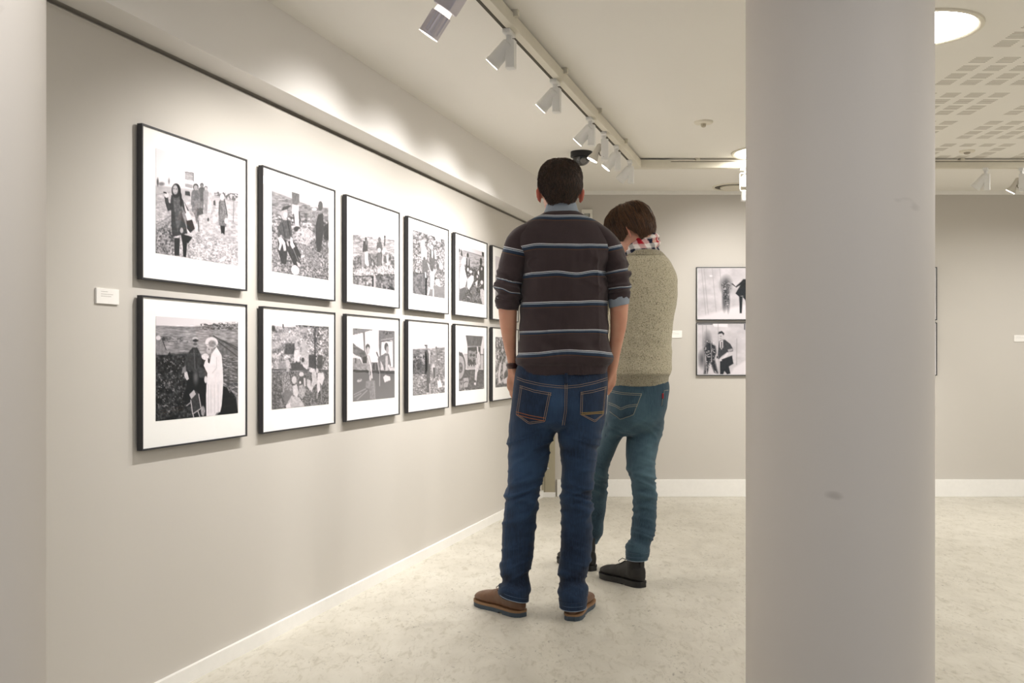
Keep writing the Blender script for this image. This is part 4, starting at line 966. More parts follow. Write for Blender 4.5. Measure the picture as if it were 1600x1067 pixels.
def skin(mb, voxel=.006, it=4):
    """one continuous surface around all the overlapping bodies collected in mb"""
    o = mb.build('tmp', [])
    md = o.modifiers.new('r', 'REMESH'); md.mode = 'VOXEL'; md.voxel_size = voxel
    dg = bpy.context.evaluated_depsgraph_get(); dg.update()
    me = bpy.data.meshes.new_from_object(o.evaluated_get(dg))
    old = o.data; bpy.data.objects.remove(o); bpy.data.meshes.remove(old)
    s = Surf(me); s.smooth(it); return s
def local(mb, root): return dict(off=root_of(root))

# ------------------------------------------------------------------ cloth, skin and hair materials
def skin_mat(name, c, red):
    m = material(name, c, .5, noise=(30, .06)); t = NT(m); b = t.n['Principled BSDF']
    co = t.new('ShaderNodeTexCoord').outputs['Object']
    f = t.ramp(t.noise(co, 14, 4), [(.4, 0.0), (.68, 1.0)])
    fl = t.new('ShaderNodeAttribute', attribute_name='flush').outputs['Fac']
    t.link(t.mix(fl, t.mix(t.math('MULTIPLY', f, .35), lin(c), lin(red)), lin('b5493a')), b.inputs['Base Color'])
    b.inputs['Subsurface Weight'].default_value = .12; b.inputs['Subsurface Radius'].default_value = (.012, .004, .002)
    t.link(t.bump(t.noise(co, 420, 3), .12, .001), b.inputs['Normal'])
    return m
def denim(name, dark, light, thread):
    m = material(name, dark, .8, spec=.25); t = NT(m); b = t.n['Principled BSDF']
    co = t.new('ShaderNodeTexCoord').outputs['Object']
    fa = t.new('ShaderNodeAttribute', attribute_name='fade_shade').outputs['Fac']
    tw = t.noise(t.mapping(co, (900, 900, 220), (0, .5, 0)), 1.0, 2)
    slub = t.noise(t.mapping(co, (260, 260, 16)), 1.0, 3)
    cloud = t.noise(co, 9, 4)
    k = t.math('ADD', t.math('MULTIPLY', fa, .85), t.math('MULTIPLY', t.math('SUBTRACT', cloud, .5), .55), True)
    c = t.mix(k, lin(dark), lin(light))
    c = t.mix(t.math('MULTIPLY', t.math('SUBTRACT', slub, .38, True), .55), c, lin(light))
    c = t.mix(t.math('MULTIPLY', tw, .22), c, tuple(x*.35 for x in lin(dark)))
    t.link(c, b.inputs['Base Color'])
    t.link(t.bump(t.math('ADD', tw, slub), .35, .0012), b.inputs['Normal'])
    b.inputs['Sheen Weight'].default_value = .08
    return m
def hair_mat(name, a, c, rough=.45):
    m = material(name, a, rough); t = NT(m); b = t.n['Principled BSDF']
    co = t.new('ShaderNodeTexCoord').outputs['Object']
    s = t.new('ShaderNodeAttribute', attribute_name='shade').outputs['Fac']
    n = t.noise(t.mapping(co, (330, 330, 42)), 1.0, 3)
    t.link(t.mix(t.math('MULTIPLY', s, t.math('ADD', n, .35)), lin(a), lin(c)), b.inputs['Base Color'])
    t.link(t.bump(n, .7, .003), b.inputs['Normal'])
    return m

# ------------------------------------------------------------------ heads
HEAD = [(-.117, .016, .082, .040), (-.108, .032, .091, .022), (-.09, .047, .095, -.012), (-.065, .058, .0945, -.048),
        (-.035, .066, .095, -.074), (-.005, .071, .093, -.089), (.03, .0755, .096, -.096), (.06, .0745, .093, -.096),
        (.085, .067, .081, -.087), (.103, .053, .060, -.068), (.115, .034, .036, -.044), (.1205, .014, .012, -.018)]
def head_shape(mb, M, grow=0.0, zmin=-1, ears=True, face=True):
    R = np.array(HEAD); zq = np.concatenate([np.linspace(-.117, .1205, 40)]); n = 40
    W_, f_, b_ = (cubic(zq, R[:, 0], R[:, k]) for k in (1, 2, 3))
    vs = []; cnt = 0
    for z, w, f, bk in zip(zq, W_, f_, b_):
        if z < zmin: continue
        cnt += 1
        zz = z+(grow*np.clip((z-.02)/.1, 0, 1))
        cy, ry = (f+bk)/2, (f-bk)/2+grow; rx = w+grow
        for k in range(n):
            a = 2*PI*k/n; c, s = math.cos(a), math.sin(a)
            ee = 2.25
            x = rx*math.copysign(abs(c)**(2/ee), c); y = cy+ry*math.copysign(abs(s)**(2/ee), s)
            if s > 0: x *= 1-.10*s*s*(1 if z < .03 else .5)       # face narrower than the back of the skull
            elif z < .0: x *= 1-.17*min(1, -z/.055)*min(1, -1.6*s)      # the skull draws in towards the nape
            vs.append(M @ Vector((x, y, zz)))
    fs = [(i*n+k, i*n+(k+1) % n, (i+1)*n+(k+1) % n, (i+1)*n+k) for i in range(cnt-1) for k in range(n)]
    fs += [tuple(range(n-1, -1, -1)), tuple((cnt-1)*n+k for k in range(n))]
    mb.add(vs, fs)
    R3 = M.to_3x3()
    if face:
        limb(mb, [(M @ Vector((0, .090, .022)), .008, .007), (M @ Vector((0, .102, -.005)), .010, .010), (M @ Vector((0, .114, -.028)), .0135, .012), (M @ Vector((0, .094, -.036)), .010, .008)], 14, 5)
        for sx_ in (-1, 1):
            ellipsoid(mb, M @ Vector((sx_*.012, .100, -.033)), (.0075, .011, .007), R3)
            ellipsoid(mb, M @ Vector((sx_*.030, .089, .020)), (.022, .010, .007), R3)          # brow
            ellipsoid(mb, M @ Vector((sx_*.031, .0870, .0095)), (.015, .0088, .0052), R3); ellipsoid(mb, M @ Vector((sx_*.031, .0860, -.0085)), (.014, .0075, .0045), R3)         # lids
            ellipsoid(mb, M @ Vector((sx_*.043, .078, -.026)), (.022, .016, .016), R3)         # cheek
        ellipsoid(mb, M @ Vector((0, .0945, -.057)), (.024, .008, .0052), R3)
        ellipsoid(mb, M @ Vector((0, .0935, -.067)), (.021, .009, .0058), R3)
        ellipsoid(mb, M @ Vector((0, .090, -.096)), (.020, .014, .014), R3)
    if ears:
        for sx_ in (-1, 1):
            E = M @ Matrix.Translation((sx_*.080, -.006, -.006)) @ Matrix.Rotation(sx_*.75, 4, 'Z') @ Matrix.Rotation(-.16, 4, 'X')
            pts = []
            for a in np.linspace(-1.9, 3.4, 16):
                pts.append((E @ Vector((sx_*(.006+.004*math.cos(a)), -.017*math.cos(a)*(1 if a > 0 else .8), .031*math.sin(a)*(.95 if a > 0 else 1.0))), .0045+.0008*math.sin(a)))
            limb(mb, pts, 8, 3)
            ellipsoid(mb, E @ Vector((sx_*.002, -.002, .002)), (.0055, .0165, .029), E.to_3x3())
            ellipsoid(mb, E @ Vector((sx_*.003, .004, -.029)), (.0055, .010, .010), E.to_3x3())
    return mb

def eyes(M, parent, brow, c='4a3526'):
    mw = material('eye_white', 'e9e4de', .15); mi = material('iris', c, .15)
    for sx_ in (-1, 1):
        mb = MB(); ellipsoid(mb, M @ Vector((sx_*.031, .0822, .001)), (.0115, .0122, .0105), M.to_3x3())
        mb2 = MB(); ellipsoid(mb2, M @ Vector((sx_*.031, .0938, .001)), (.0062, .002, .0062), M.to_3x3())
        for v, f in ((mb2.v, mb2.f),): mb.add(v, f, 1)
        mb.build('eye', [mw, mi], parent, smooth=True, off=root_of(parent))
        MB().tube([M @ Vector((sx_*x, .0975-.35*(x-.03)**2*20, z)) for x, z in ((.014, .023), (.025, .0275), (.036, .028), (.047, .023))], [.0025, .004, .0037, .002], 6).build('eyebrow', brow, parent, smooth=True, off=root_of(parent))

def hair_obj(parent, shell, strands, mat):
    """shell Surf + strand tubes joined in ONE hair mesh"""
    V = shell.V.tolist(); Fc = [tuple(p.vertices) for p in shell.me.polygons]; sh = (.12+.2*rng.random(len(V))).tolist()
    for pts, r, s in strands:
        o = len(V); m = len(pts); n = 3; u = None
        for i, p in enumerate(pts):
            d = pts[min(i+1, m-1)]-pts[max(i-1, 0)]; d = d.normalized() if d.length > 1e-7 else Vector((0, 0, -1))
            u = frame_of(d)[0] if u is None else (u-d*u.dot(d)).normalized(); w = d.cross(u)
            rr = r*(1-.75*(i/(m-1))**2)
            for k in range(n):
                q = p+(u*math.cos(2*PI*k/n)+w*math.sin(2*PI*k/n))*rr; V.append(tuple(q)); sh.append(s)
        for i in range(m-1):
            for k in range(n): Fc.append((o+i*n+k, o+i*n+(k+1) % n, o+(i+1)*n+(k+1) % n, o+(i+1)*n+k))
    me = bpy.data.meshes.new('hair'); R0 = root_of(parent)
    me.from_pydata([(a-R0[0], b_-R0[1], c-R0[2]) for a, b_, c in V], [], Fc); me.materials.append(mat)
    a = me.attributes.new('shade', 'FLOAT', 'POINT'); a.data.foreach_set('value', np.array(sh, np.float32))
    me.polygons.foreach_set('use_smooth', [True]*len(me.polygons)); me.update()
    o = bpy.data.objects.new('hair', me); COL.objects.link(o); o.parent = parent
    return o
def grow_strands(shell, M, N, length, flow, rad, lift=.002, seed=1, steps=6, zlim=-1, wob=.12):
    """strands rooted on the shell and combed along it; flow(local point) gives the local combing direction"""
    r = np.random.default_rng(seed); bv = shell.bvh(); out = []; Mi = M.inverted()
    idx = r.integers(0, len(shell.V), N)
    for i in idx:
        p = Vector(shell.V[i]); lp = Mi @ p
        L = length*(0.6+.7*r.random())
        s = r.random(); pts = []; ph = r.normal(0, wob, 3); lf = lift*(.3+1.2*r.random())
        for k in range(steps):
            loc, nor, _, _ = bv.find_nearest(p)
            pts.append(loc+nor*(lf*(.3+k/steps)))
            d = M.to_3x3() @ (Vector(flow(Mi @ p))+Vector(ph))
            d = d-nor*d.dot(nor)
            if d.length < 1e-5: break
            p = loc+d.normalized()*(L/steps)
        if len(pts) > 2: out.append((pts, rad*(.6+.8*r.random()), s))
    return out

# ------------------------------------------------------------------ hands
def hand(mb, wrist, d, side, nrm, s=1.0, curl=.5, thumb=1):
    """five fingers; d wrist->knuckles, side towards the thumb, nrm out of the palm's inner face"""
    wrist, d, side, nrm = (Vector(v) for v in (wrist, d, side, nrm)); d.normalize(); side = (side-d*side.dot(d)).normalized(); nrm = d.cross(side)*(1 if d.cross(side).dot(nrm) > 0 else -1)
    P = lambda a, b_, c: wrist+(d*a+side*b_+nrm*c)*s
    limb(mb, [(P(-.02, 0, 0), .027*s, .019*s), (P(.015, 0, 0), .030*s, .017*s), (P(.05, .0, .002), .039*s, .0145*s), (P(.088, 0, .004), .041*s, .012*s)], 18, 6)
    for k, (off, ln) in enumerate(((.030, .072), (.0105, .081), (-.0095, .075), (-.028, .060))):
        a = 0; p = P(.078, off, .004); pts = [(p, .0098*s)]; q = curl*(.8+.14*k)
        for j, f in enumerate((.46, .30, .24)):
            a += q*(.75 if j == 0 else 1.0)
            p = p+(d*math.cos(a)+nrm*math.sin(a))*ln*f*s; pts.append((p, (.0088-.0011*j)*s))
        limb(mb, pts, 10, 4)
    limb(mb, [(P(.012, .018, .004), .014*s), (P(.036, .040, .012), .0125*s), (P(.060, .050, .022), .0105*s), (P(.082, .052, .032), .0088*s)], 12, 4)

# ------------------------------------------------------------------ footwear
def shoe(parent, heel, ang, mats, L=.295, shaft=0.0, laces='c', names=('shoe', 'sole')):
    """heel: point on the floor under the heel's back; ang: direction of the toe in plan"""
    leather, sole_m, welt_m, lace_m = mats
    M = Matrix.Translation(heel) @ Matrix.Rotation(ang, 4, 'Z')     # local x = towards the toe
    xs = [0, .012, .04, .08, .13, .18, .215, .25, .275, .29, .2949]
    ws = [.012, .026, .034, .0345, .034, .041, .0455, .043, .033, .018, .006]
    asym = [0, 0, 0, 0, .002, .003, .003, .001, -.002, -.004, -.005]
    X_ = np.linspace(0, .2949, 46); w = cubic(X_, xs, ws); a_ = cubic(X_, xs, asym)
    k = L/.295
    def outline(g): return [(x*k, (a+q+g)*k) for x, q, a in zip(X_, w, a_)]+[(x*k, (a-q-g)*k) for x, q, a in zip(X_[::-1], w[::-1], a_[::-1])]
    top_x = [0, .03, .07, .10, .13, .165, .20, .235, .27, .2949]
    top_z = [.098, .108, .110, .108, .098, .083, .072, .066, .055, .036] if shaft else [.080, .088, .098, .104, .098, .085, .074, .067, .055, .036]
    tz = cubic(X_, top_x, top_z); n = 30; mb = MB(); vs = []
    for x, q, a, h in zip(X_, w, a_, tz):
        q = max(q, .004); zb = .026; hh = (h-zb)
        for j in range(n):
            c, s = math.cos(2*PI*j/n), math.sin(2*PI*j/n)
            taper = 1-.42*max(0, s)**1.5*(1 if x < .16 else .75)
            vs.append(M @ Vector((x*k, (a+q*taper*math.copysign(abs(c)**(.75 if s > 0 else .3), c))*k, zb+hh*(.5+.5*math.copysign(abs(s)**.8, s)))))
    m = len(X_)
    fs = [(i*n+j, i*n+(j+1) % n, (i+1)*n+(j+1) % n, (i+1)*n+j) for i in range(m-1) for j in range(n)]+[tuple(range(n-1, -1, -1)), tuple((m-1)*n+j for j in range(n))]
    mb.add(vs, fs)
    if shaft:
        limb(mb, [(M @ Vector((.06, 0, .05)), .040, .036), (M @ Vector((.056, 0, .09)), .041, .036), (M @ Vector((.050, 0, .09+shaft*.6)), .038, .036), (M @ Vector((.050, 0, .09+shaft)), .033, .033)], 28, 6)
    s = skin(mb, .004, 3)
    x_, y_ = s.V[:, 0], s.V[:, 1]
    s.push(.0012*fbm(s.V[:, 0]*60, s.V[:, 1]*60, s.V[:, 2]*90, 5))
    up = s.obj(names[0], leather, parent)
    mb = MB()
    mb.prism(outline(.004), .018, .027, M, 1)                                 # welt
    mb.prism(outline(.0025), .006, .018, M, 0)
    hb = [p for p in outline(.003) if p[0] < .088*k]; fb = [p for p in outline(.002) if p[0] > .105*k]
    mb.prism(hb, 0, .008, M, 0); mb.prism(fb, 0.0, .008, M, 0)
    so = mb.build(names[1], [sole_m, welt_m], up, off=(0, 0, 0)); so.data.transform(Matrix.Translation(-root_of(parent)))
    lb = MB(); bv = BVHTree.FromPolygons([Vector(v) for v in s.V], [tuple(p.vertices) for p in s.me.polygons]) if False else None
    for i, x in enumerate((.118, .134, .150, .166)):
        zz = float(cubic([x], top_x, top_z)[0])
        lb.tube([M @ Vector((x*k-.004, sg*.024, zz-.010+(.004 if abs(sg) < .9 else -.006))) for sg in (-1, -.5, 0, .5, 1)], .0021, 6)
    z0 = float(cubic([.112], top_x, top_z)[0])+.002
    for sg in (-1, 1):
        lb.tube([M @ Vector((.116, 0, z0)), M @ Vector((.128, sg*.014, z0+.008)), M @ Vector((.142, sg*.026, z0-.006)), M @ Vector((.128, sg*.03, z0-.016)), M @ Vector((.116, sg*.006, z0-.002))], .0019, 6)
    lo = lb.build('laces', lace_m, up, smooth=True); lo.data.transform(Matrix.Translation(-root_of(parent)))
    if shaft:
        tb = MB().box((-.004, -.011, .092), (.004, .011, .092+shaft*.9), M=M @ Matrix.Translation((.0075, 0, 0)), bev=.002).build('pull_tab', welt_m, up); tb.data.transform(Matrix.Translation(-root_of(parent)))
    return up

# ------------------------------------------------------------------ sewing on a surface
CAMP = Vector((0, 0, EYE))
def drape(bv, px, py, off):
    d = Vector(((px-CX)/F, 1, (CY-py)/F)).normalized()
    loc, nor, _, _ = bv.ray_cast(CAMP, d)
    if loc is None: return None
    if nor.dot(d) > 0: nor = -nor
    return loc+nor*off
def seam(bv, pts, r=.0011, off=.0006, dens=3, mb=None):
    mb = mb or MB(); out = []
    pts = np.array(pts, float); s = np.concatenate([[0], np.cumsum(np.linalg.norm(np.diff(pts, axis=0), axis=1))])
    for q in np.linspace(0, s[-1], max(3, int(s[-1]/dens))):
        h = drape(bv, np.interp(q, s, pts[:, 0]), np.interp(q, s, pts[:, 1]), off)
        if h is not None and (not out or (h-out[-1]).length < .05): out.append(h)
    if len(out) > 2: mb.tube(out, r, 5)
    return mb
def patch(bv, top, bottom, mat, parent, name, nx=22, ny=18, off=.003, uvfade=True):
    """cloth patch between two polylines (measured), laid on the surface, its edge turned down onto it"""
    top, bottom = np.array(top, float), np.array(bottom, float)
    def along(P, q):
        s = np.concatenate([[0], np.cumsum(np.linalg.norm(np.diff(P, axis=0), axis=1))]); s /= s[-1]
        return np.interp(q, s, P[:, 0]), np.interp(q, s, P[:, 1])
    vs = []; idx = {}
    for j in range(ny+1):
        for i in range(nx+1):
            a = along(top, i/nx); c = along(bottom, i/nx); k = j/ny
            edge = i in (0, nx) or j in (0, ny)
            h = drape(bv, a[0]*(1-k)+c[0]*k, a[1]*(1-k)+c[1]*k, -.001 if edge else off)
            if h is not None: idx[i, j] = len(vs); vs.append(h)
    fs = []
    for j in range(ny):
        for i in range(nx):
            q = [(i, j), (i+1, j), (i+1, j+1), (i, j+1)]
            if all(c in idx for c in q):
                P = [vs[idx[c]] for c in q]
                if max((P[a]-P[a-1]).length for a in range(4)) < .03: fs.append(tuple(idx[c] for c in q))
    o = MB().add(vs, fs).build(name, mat, parent, smooth=True); o.data.transform(Matrix.Translation(-root_of(parent)))
    return o
def sew(mb, name, mat, parent, rootname):
    if not mb.v: return None
    o = mb.build(name, mat, parent, smooth=True); o.data.transform(Matrix.Translation(-root_of(parent))); return o
# ================================================================== MAN IN THE STRIPED SWEATER
D1 = 4.05
def G(x, m, s): return np.exp(-((x-m)/s)**2)
legL = [(646, 797, 872), (671, 794.8, 869), (691, 793.5, 862), (709, 793.6, 858.5), (727, 793.8, 855), (745, 793.5, 849), (767, 791.8, 843.5), (803, 788, 840), (828, 784.5, 837), (850, 784, 834.5), (866, 784, 832.5), (888, 781.5, 830), (904, 782, 829), (918, 780, 828), (932, 781, 825.5)]
legR = [(646, 868, 944), (671, 871.5, 941), (691, 873, 936), (709, 875.5, 934), (727, 877.3, 931), (745, 878.2, 928.5), (763, 878.2, 927), (796, 877, 926.5), (828, 876.3, 926.5), (868, 875, 923.5), (890, 873.3, 920), (908, 872.3, 918), (925, 872.5, 918), (938, 874, 917), (947, 877, 914)]
def leg(rows, Yt, Yb, dt, db, inset=0):
    y0, y1 = rows[0][0], rows[-1][0]; out = []
    for y, l, r in rows:
        k = (y-y0)/(y1-y0)
        out.append((y, l+inset, r-inset, Yt+(Yb-Yt)*k+.02*math.sin(PI*min(1, max(0, (k-.45)/.5)))*1.0, (dt+(db-dt)*min(1, k*1.6))-inset*.0024))
    return out
pel = [(566, 810, 946, 4.05, .108), (582, 805, 949, 4.05, .114), (598, 802.8, 949.5, 4.045, .120), (615, 800.5, 949, 4.04, .126), (635, 798.5, 947.5, 4.035, .130), (655, 797, 945, 4.035, .126), (664, 797, 943, 4.04, .112), (671, 803, 938, 4.045, .08)]
p1 = 'person'
root1_loc = Vector((.158, 4.05, 0))
ROOT['person'] = root1_loc

# body: one continuous surface, head to feet
H1 = Matrix.Translation((at(875, 302.5, 4.055).x, 4.05, 1.722)) @ Matrix.Rotation(.06, 4, 'Z')
mb = MB(); head_shape(mb, H1)
loft(mb, [(302, 857, 897, 4.055, .058), (316, 856, 898, 4.055, .056), (326, 853, 901, 4.05, .060), (336, 846, 907, 4.05, .066), (346, 830, 922, 4.05, .075)], 32)
loft(mb, [(342, 838, 914, 4.05, .06), (352, 822, 932, 4.05, .075), (365, 806, 950, 4.05, .088), (390, 812, 948, 4.05, .098), (430, 824, 943, 4.05, .104), (500, 822, 940, 4.05, .100), (560, 815, 945, 4.05, .102), (620, 810, 938, 4.04, .105), (665, 804, 934, 4.04, .09)], 40, e=2.4)
loft(mb, leg([r for r in legL if r[0] < 930], 4.045, 4.005, .085, .052, 6), 24); loft(mb, leg([r for r in legR if r[0] < 940], 4.035, 3.962, .085, .052, 6), 24)
armL = [(360, 800, 838, 4.05, .052), (376, 795, 830, 4.05, .052), (410, 788, 818, 4.045, .048), (450, 780, 811, 4.035, .047), (478, 778.5, 809, 4.03, .044), (490, 779, 808, 4.03, .043), (510, 781.3, 807.3, 4.035, .040), (531, 785.3, 806.8, 4.045, .035), (548, 789, 806.5, 4.06, .030), (562, 792.3, 806.5, 4.07, .027), (572, 794.3, 807, 4.08, .026), (584, 797.5, 811, 4.09, .030), (600, 801.5, 817.5, 4.105, .036), (618, 805, 822, 4.115, .036)]
loft(mb, armL, 28)
armR = [(356, 914, 944, 4.05, .05), (372, 924, 958, 4.05, .052), (405, 942, 974, 4.04, .048), (440, 949, 980, 4.03, .047), (472, 952.5, 982, 4.025, .045), (490, 953.4, 981, 4.025, .043), (508, 953.5, 979, 4.03, .040), (525, 953, 975.4, 4.04, .036), (545, 950.5, 970.8, 4.05, .031), (556, 949.5, 968.6, 4.06, .028), (568, 948.5, 966.5, 4.07, .028), (580, 947.5, 963.5, 4.08, .032), (592, 945, 956.5, 4.09, .034), (606, 940, 952, 4.10, .033)]
loft(mb, armR, 28)
# fingers run on down inside the front pockets, thumbs along the pocket edge
hand(mb, at(803, 578, 4.085), (.10, .14, -1), (.9, -.3, .1), (.3, 1, 0), .95, .22)
hand(mb, at(955, 572, 4.07), (-.22, .16, -1), (-.9, -.3, 0), (-.3, 1, 0), .95, .22)
for hx, hy, ang in ((-.018, 3.985, 2.22), (.201, 3.93, 1.30)):
    limb(mb, [(Vector((hx+.03*math.cos(ang), hy+.03*math.sin(ang), .07)), .026, .03), (Vector((hx+.12*math.cos(ang), hy+.12*math.sin(ang), .055)), .028, .022), (Vector((hx+.22*math.cos(ang), hy+.22*math.sin(ang), .042)), .03, .012)], 16)
s = skin(mb, .0055, 4)
px, py = s.px(); s.push(.0008*fbm(s.V[:, 0]*45, s.V[:, 1]*45, s.V[:, 2]*45, 3))
lx = np.array([H1.inverted() @ Vector(v) for v in s.V])
fl = np.clip((np.abs(lx[:, 0])-.075)/.006, 0, 1)*(lx[:, 2] > -.06)*(np.abs(lx[:, 1]) < .05)*.75+.22*((lx[:, 2] < -.05) & (lx[:, 2] > -.14))
s.attr('flush', fl)
SKIN1 = skin_mat('skin_ruddy', 'cd9a80', 'b9715c')
body1 = s.obj('person', SKIN1, None); body1.data.transform(Matrix.Translation(-root1_loc)); body1.location = root1_loc
tag(body1, 'taller person in a dark striped sweater and blue jeans standing with hands in the pockets', 'person')

# hair: short and dark
M_H1 = hair_mat('hair_dark_brown', '19110e', '5c4434', .42)
hb = MB(); head_shape(hb, H1, .0125, -.075, False, False)
s = skin(hb, .0045, 2); L = np.array([H1.inverted() @ Vector(v) for v in s.V])
tp = 1-.16*np.clip((.012-L[:, 2])/.06, 0, 1)*np.clip((.02-L[:, 1])/.04, 0, 1)
L[:, 0] *= tp; s.V = np.array([H1 @ Vector(v) for v in L])
# hairline: keep the cap behind the face and above ears and nape
ear = np.where(L[:, 1] > -.035, .026+.06*np.clip((L[:, 1]-.02)/.07, 0, 1), -.046+.01*np.cos(L[:, 0]*40))
ear = np.where((L[:, 1] <= -.035) & (np.abs(L[:, 0]) > .055), -.020+.0*L[:, 0], ear)
ear = np.where((L[:, 1] > -.035) & (L[:, 1] < .030), .010, ear)
under = np.clip((ear-L[:, 2])/.014, 0, 1)
s.push(-.0145*under-.004*np.clip((.0-L[:, 2])/.05, 0, 1)*(1-under)+.0022*fbm(L[:, 0]*90, L[:, 1]*90, L[:, 2]*40, 8)*(1-under)+.002*(L[:, 2] > .08))
keep = [bool(np.mean(under[list(p.vertices)]) < .95) for p in s.me.polygons]
bm = bmesh.new(); bm.from_mesh(s.me); bm.faces.ensure_lookup_table()
bmesh.ops.delete(bm, geom=[f for f, k in zip(bm.faces, keep) if not k], context='FACES'); bm.to_mesh(s.me); bm.free(); s = Surf(s.me)
def flow1(p):
    c = Vector((.01, -.045, .115)); d = Vector(p)-c; return (d.x*.9, d.y*.9 if p[1] < .02 else d.y, -.6-.5*(p[2] < .06))
hair1 = hair_obj(body1, s, grow_strands(s, H1, 5200, .030, flow1, .0011, .0045, 4, 5, wob=.35), M_H1)
eyes(H1, body1, M_H1)

# shirt collar
M_SHIRT = material('blue_grey_cotton', '8d97a3', .85, noise=(220, .08))
mb = MB(); loft(mb, [(316.2, 855.6, 898.8, 4.052, .060), (319, 854.2, 900.3, 4.052, .063), (326, 852.2, 902.4, 4.052, .067), (333, 849, 905.5, 4.05, .072), (341, 842, 912, 4.05, .078)], 64, 1.0)
s = skin(mb, .004, 1); s.push(.001*fbm(s.V[:, 0]*30, s.V[:, 1]*30, s.V[:, 2]*60, 2)); s.obj('shirt_collar', M_SHIRT, body1)

# sweater
M_SWT = material('brown_striped_knit', '40373a', .9, spec=.2)
t = NT(M_SWT); b = t.n['Principled BSDF']
co = t.new('ShaderNodeTexCoord').outputs['Object']
sa = t.new('ShaderNodeAttribute', attribute_name='stripe').outputs['Fac']
fr_ = t.math('FRACT', t.math('ADD', sa, 10.0))
BR = lin('3b3133'); n = t.new('ShaderNodeValToRGB'); cr = n.color_ramp; cr.interpolation = 'CONSTANT'
stops = [(0, lin('d2d6da')), (.024, lin('2e2a30')), (.05, lin('a2aebb')), (.078, lin('27374c')), (.165, lin('2e2728')), (.182, lin('5c4336')), (.208, BR)]
while len(cr.elements) < len(stops): cr.elements.new(.5)
for e_, (p_, c_) in zip(cr.elements, stops): e_.position = p_; e_.color = (*c_, 1)
t.link(fr_, n.inputs[0])
kn = t.noise(t.mapping(co, (420, 420, 700)), 1.0, 2); hz = t.noise(co, 7, 3)
body_c = t.mix(t.math('MULTIPLY', kn, .35), t.mix(hz, lin('3d3235'), lin('463b3d')), lin('2a2324'))
on = t.math('MULTIPLY', t.math('LESS_THAN', fr_, .208), t.math('LESS_THAN', sa, 5.4))
on = t.math('MULTIPLY', on, t.math('GREATER_THAN', sa, -.3))
t.link(t.mix(on, body_c, n.outputs[0]), b.inputs['Base Color'])
t.link(t.bump(kn, .5, .0015), b.inputs['Normal']); b.inputs['Sheen Weight'].default_value = .15; b.inputs['Sheen Roughness'].default_value = .5
torso = [(332.5, 850, 904, 4.05, .074), (335.5, 844.5, 909.5, 4.05, .078), (340, 835, 918, 4.05, .083), (346, 824, 930, 4.05, .090), (353, 814, 941, 4.05, .096), (361, 806, 950, 4.05, .103), (370, 802, 955, 4.05, .109), (385, 806, 956, 4.05, .116), (405, 814, 953, 4.05, .121), (440, 817, 950, 4.05, .124), (480, 814.5, 949.5, 4.048, .122), (510, 812, 950.5, 4.045, .121), (540, 808, 953.5, 4.045, .126), (556, 805.5, 956, 4.045, .131), (566, 806, 955.5, 4.045, .131), (574, 808, 953, 4.045, .125), (588, 808.5, 950, 4.047, .124)]
mb = MB(); loft(mb, torso, 96, 2.0, 2.5, slant=.018)
s = skin(mb, .005, 3); px, py = s.px()
low = np.clip((py-352)/30, 0, 1)
d = .0035*fbm((px-880)/26, py/95, s.V[:, 1]*9, 31)*low
d += .0030*np.sin((px-880)/9.5+1.2*vnoise(px/40, py/60, None, 6))*G(py, 470, 90)*G(px, 880, 45)*.55          # soft vertical drape
d += .0060*vnoise((px+py*.5)/30, (py-px*.25)/14, None, 12)*G(py, 545, 26)
d += .0055*vnoise((px-py*.8)/34, (py)/20, None, 15)*G(py, 410, 40)*np.clip(np.abs(px-882)/60, 0, 1)
d += .004*G(py, 560, 7)-.005*np.clip((py-568)/6, 0, 1)                                                      # blouses over the hem band
d *= 1.7
d += .006*vnoise((px-880)/60+3, (py+np.abs(px-882)*.7)/16, None, 77)*G(py, 500, 70)*np.clip(np.abs(px-882)/60, 0, 1)
rd = 1-np.abs(vnoise((px-880)/15, py/110, s.V[:, 1]*6, 91))
d += .010*(rd**4-.35)*np.clip((py-380)/60, 0, 1)*np.clip((572-py)/25, 0, 1)*(.5+.5*vnoise(px/50, py/80, None, 92))
rd = 1-np.abs(vnoise((px-880+.9*np.sign(px-882)*(py-410))/40, (py-410-.5*np.abs(px-882))/22, None, 93))
d += .008*(rd**5-.3)*G(py, 430, 45)*np.clip((np.abs(px-882)-22)/40, 0, 1)
rib = .0011*np.sin(np.arctan2(s.V[:, 0]-.158, 4.05-s.V[:, 1])*150)*(py > 566)
s.push(d+rib)
zz = s.V[:, 2]+.006*vnoise(px/30, py/60, None, 3)
kz = [1.62, 1.499, 1.389, 1.271, 1.154, 1.066]
wav = .010*G(px, 885, 34)*G(py, 553, 30)
s.attr('stripe', np.interp(-(zz-wav), [-2.2]+[-k for k in kz]+[-.9], [-5.6, 0, 1, 2, 3, 4, 5, 6.4]))
sw = s.obj('sweater', M_SWT, body1)
slL = [(350, 822, 846, 4.05, .06), (357, 808, 843, 4.05, .07), (366, 797.5, 839, 4.05, .075), (376, 791, 835, 4.05, .075), (390, 786, 830, 4.05, .072), (407, 782, 824, 4.047, .069), (425, 777.5, 820, 4.043, .067), (441, 774, 817.5, 4.04, .066), (455, 773, 815, 4.037, .064), (467, 773, 812.5, 4.034, .061), (476, 774.5, 811.5, 4.032, .058), (484, 776.5, 810.5, 4.03, .056)]
slR = [(347, 904, 928, 4.05, .06), (354, 908, 941, 4.05, .07), (361, 914, 951, 4.05, .075), (369, 920, 959.5, 4.05, .076), (378, 926, 967, 4.05, .075), (392, 934, 973.5, 4.047, .072), (407, 941, 979, 4.042, .069), (421, 944, 982.5, 4.038, .067), (434, 945.5, 985, 4.035, .066), (448, 947, 985, 4.032, .064), (460, 948.5, 984.5, 4.03, .061), (469, 950.5, 983.5, 4.027, .058)]
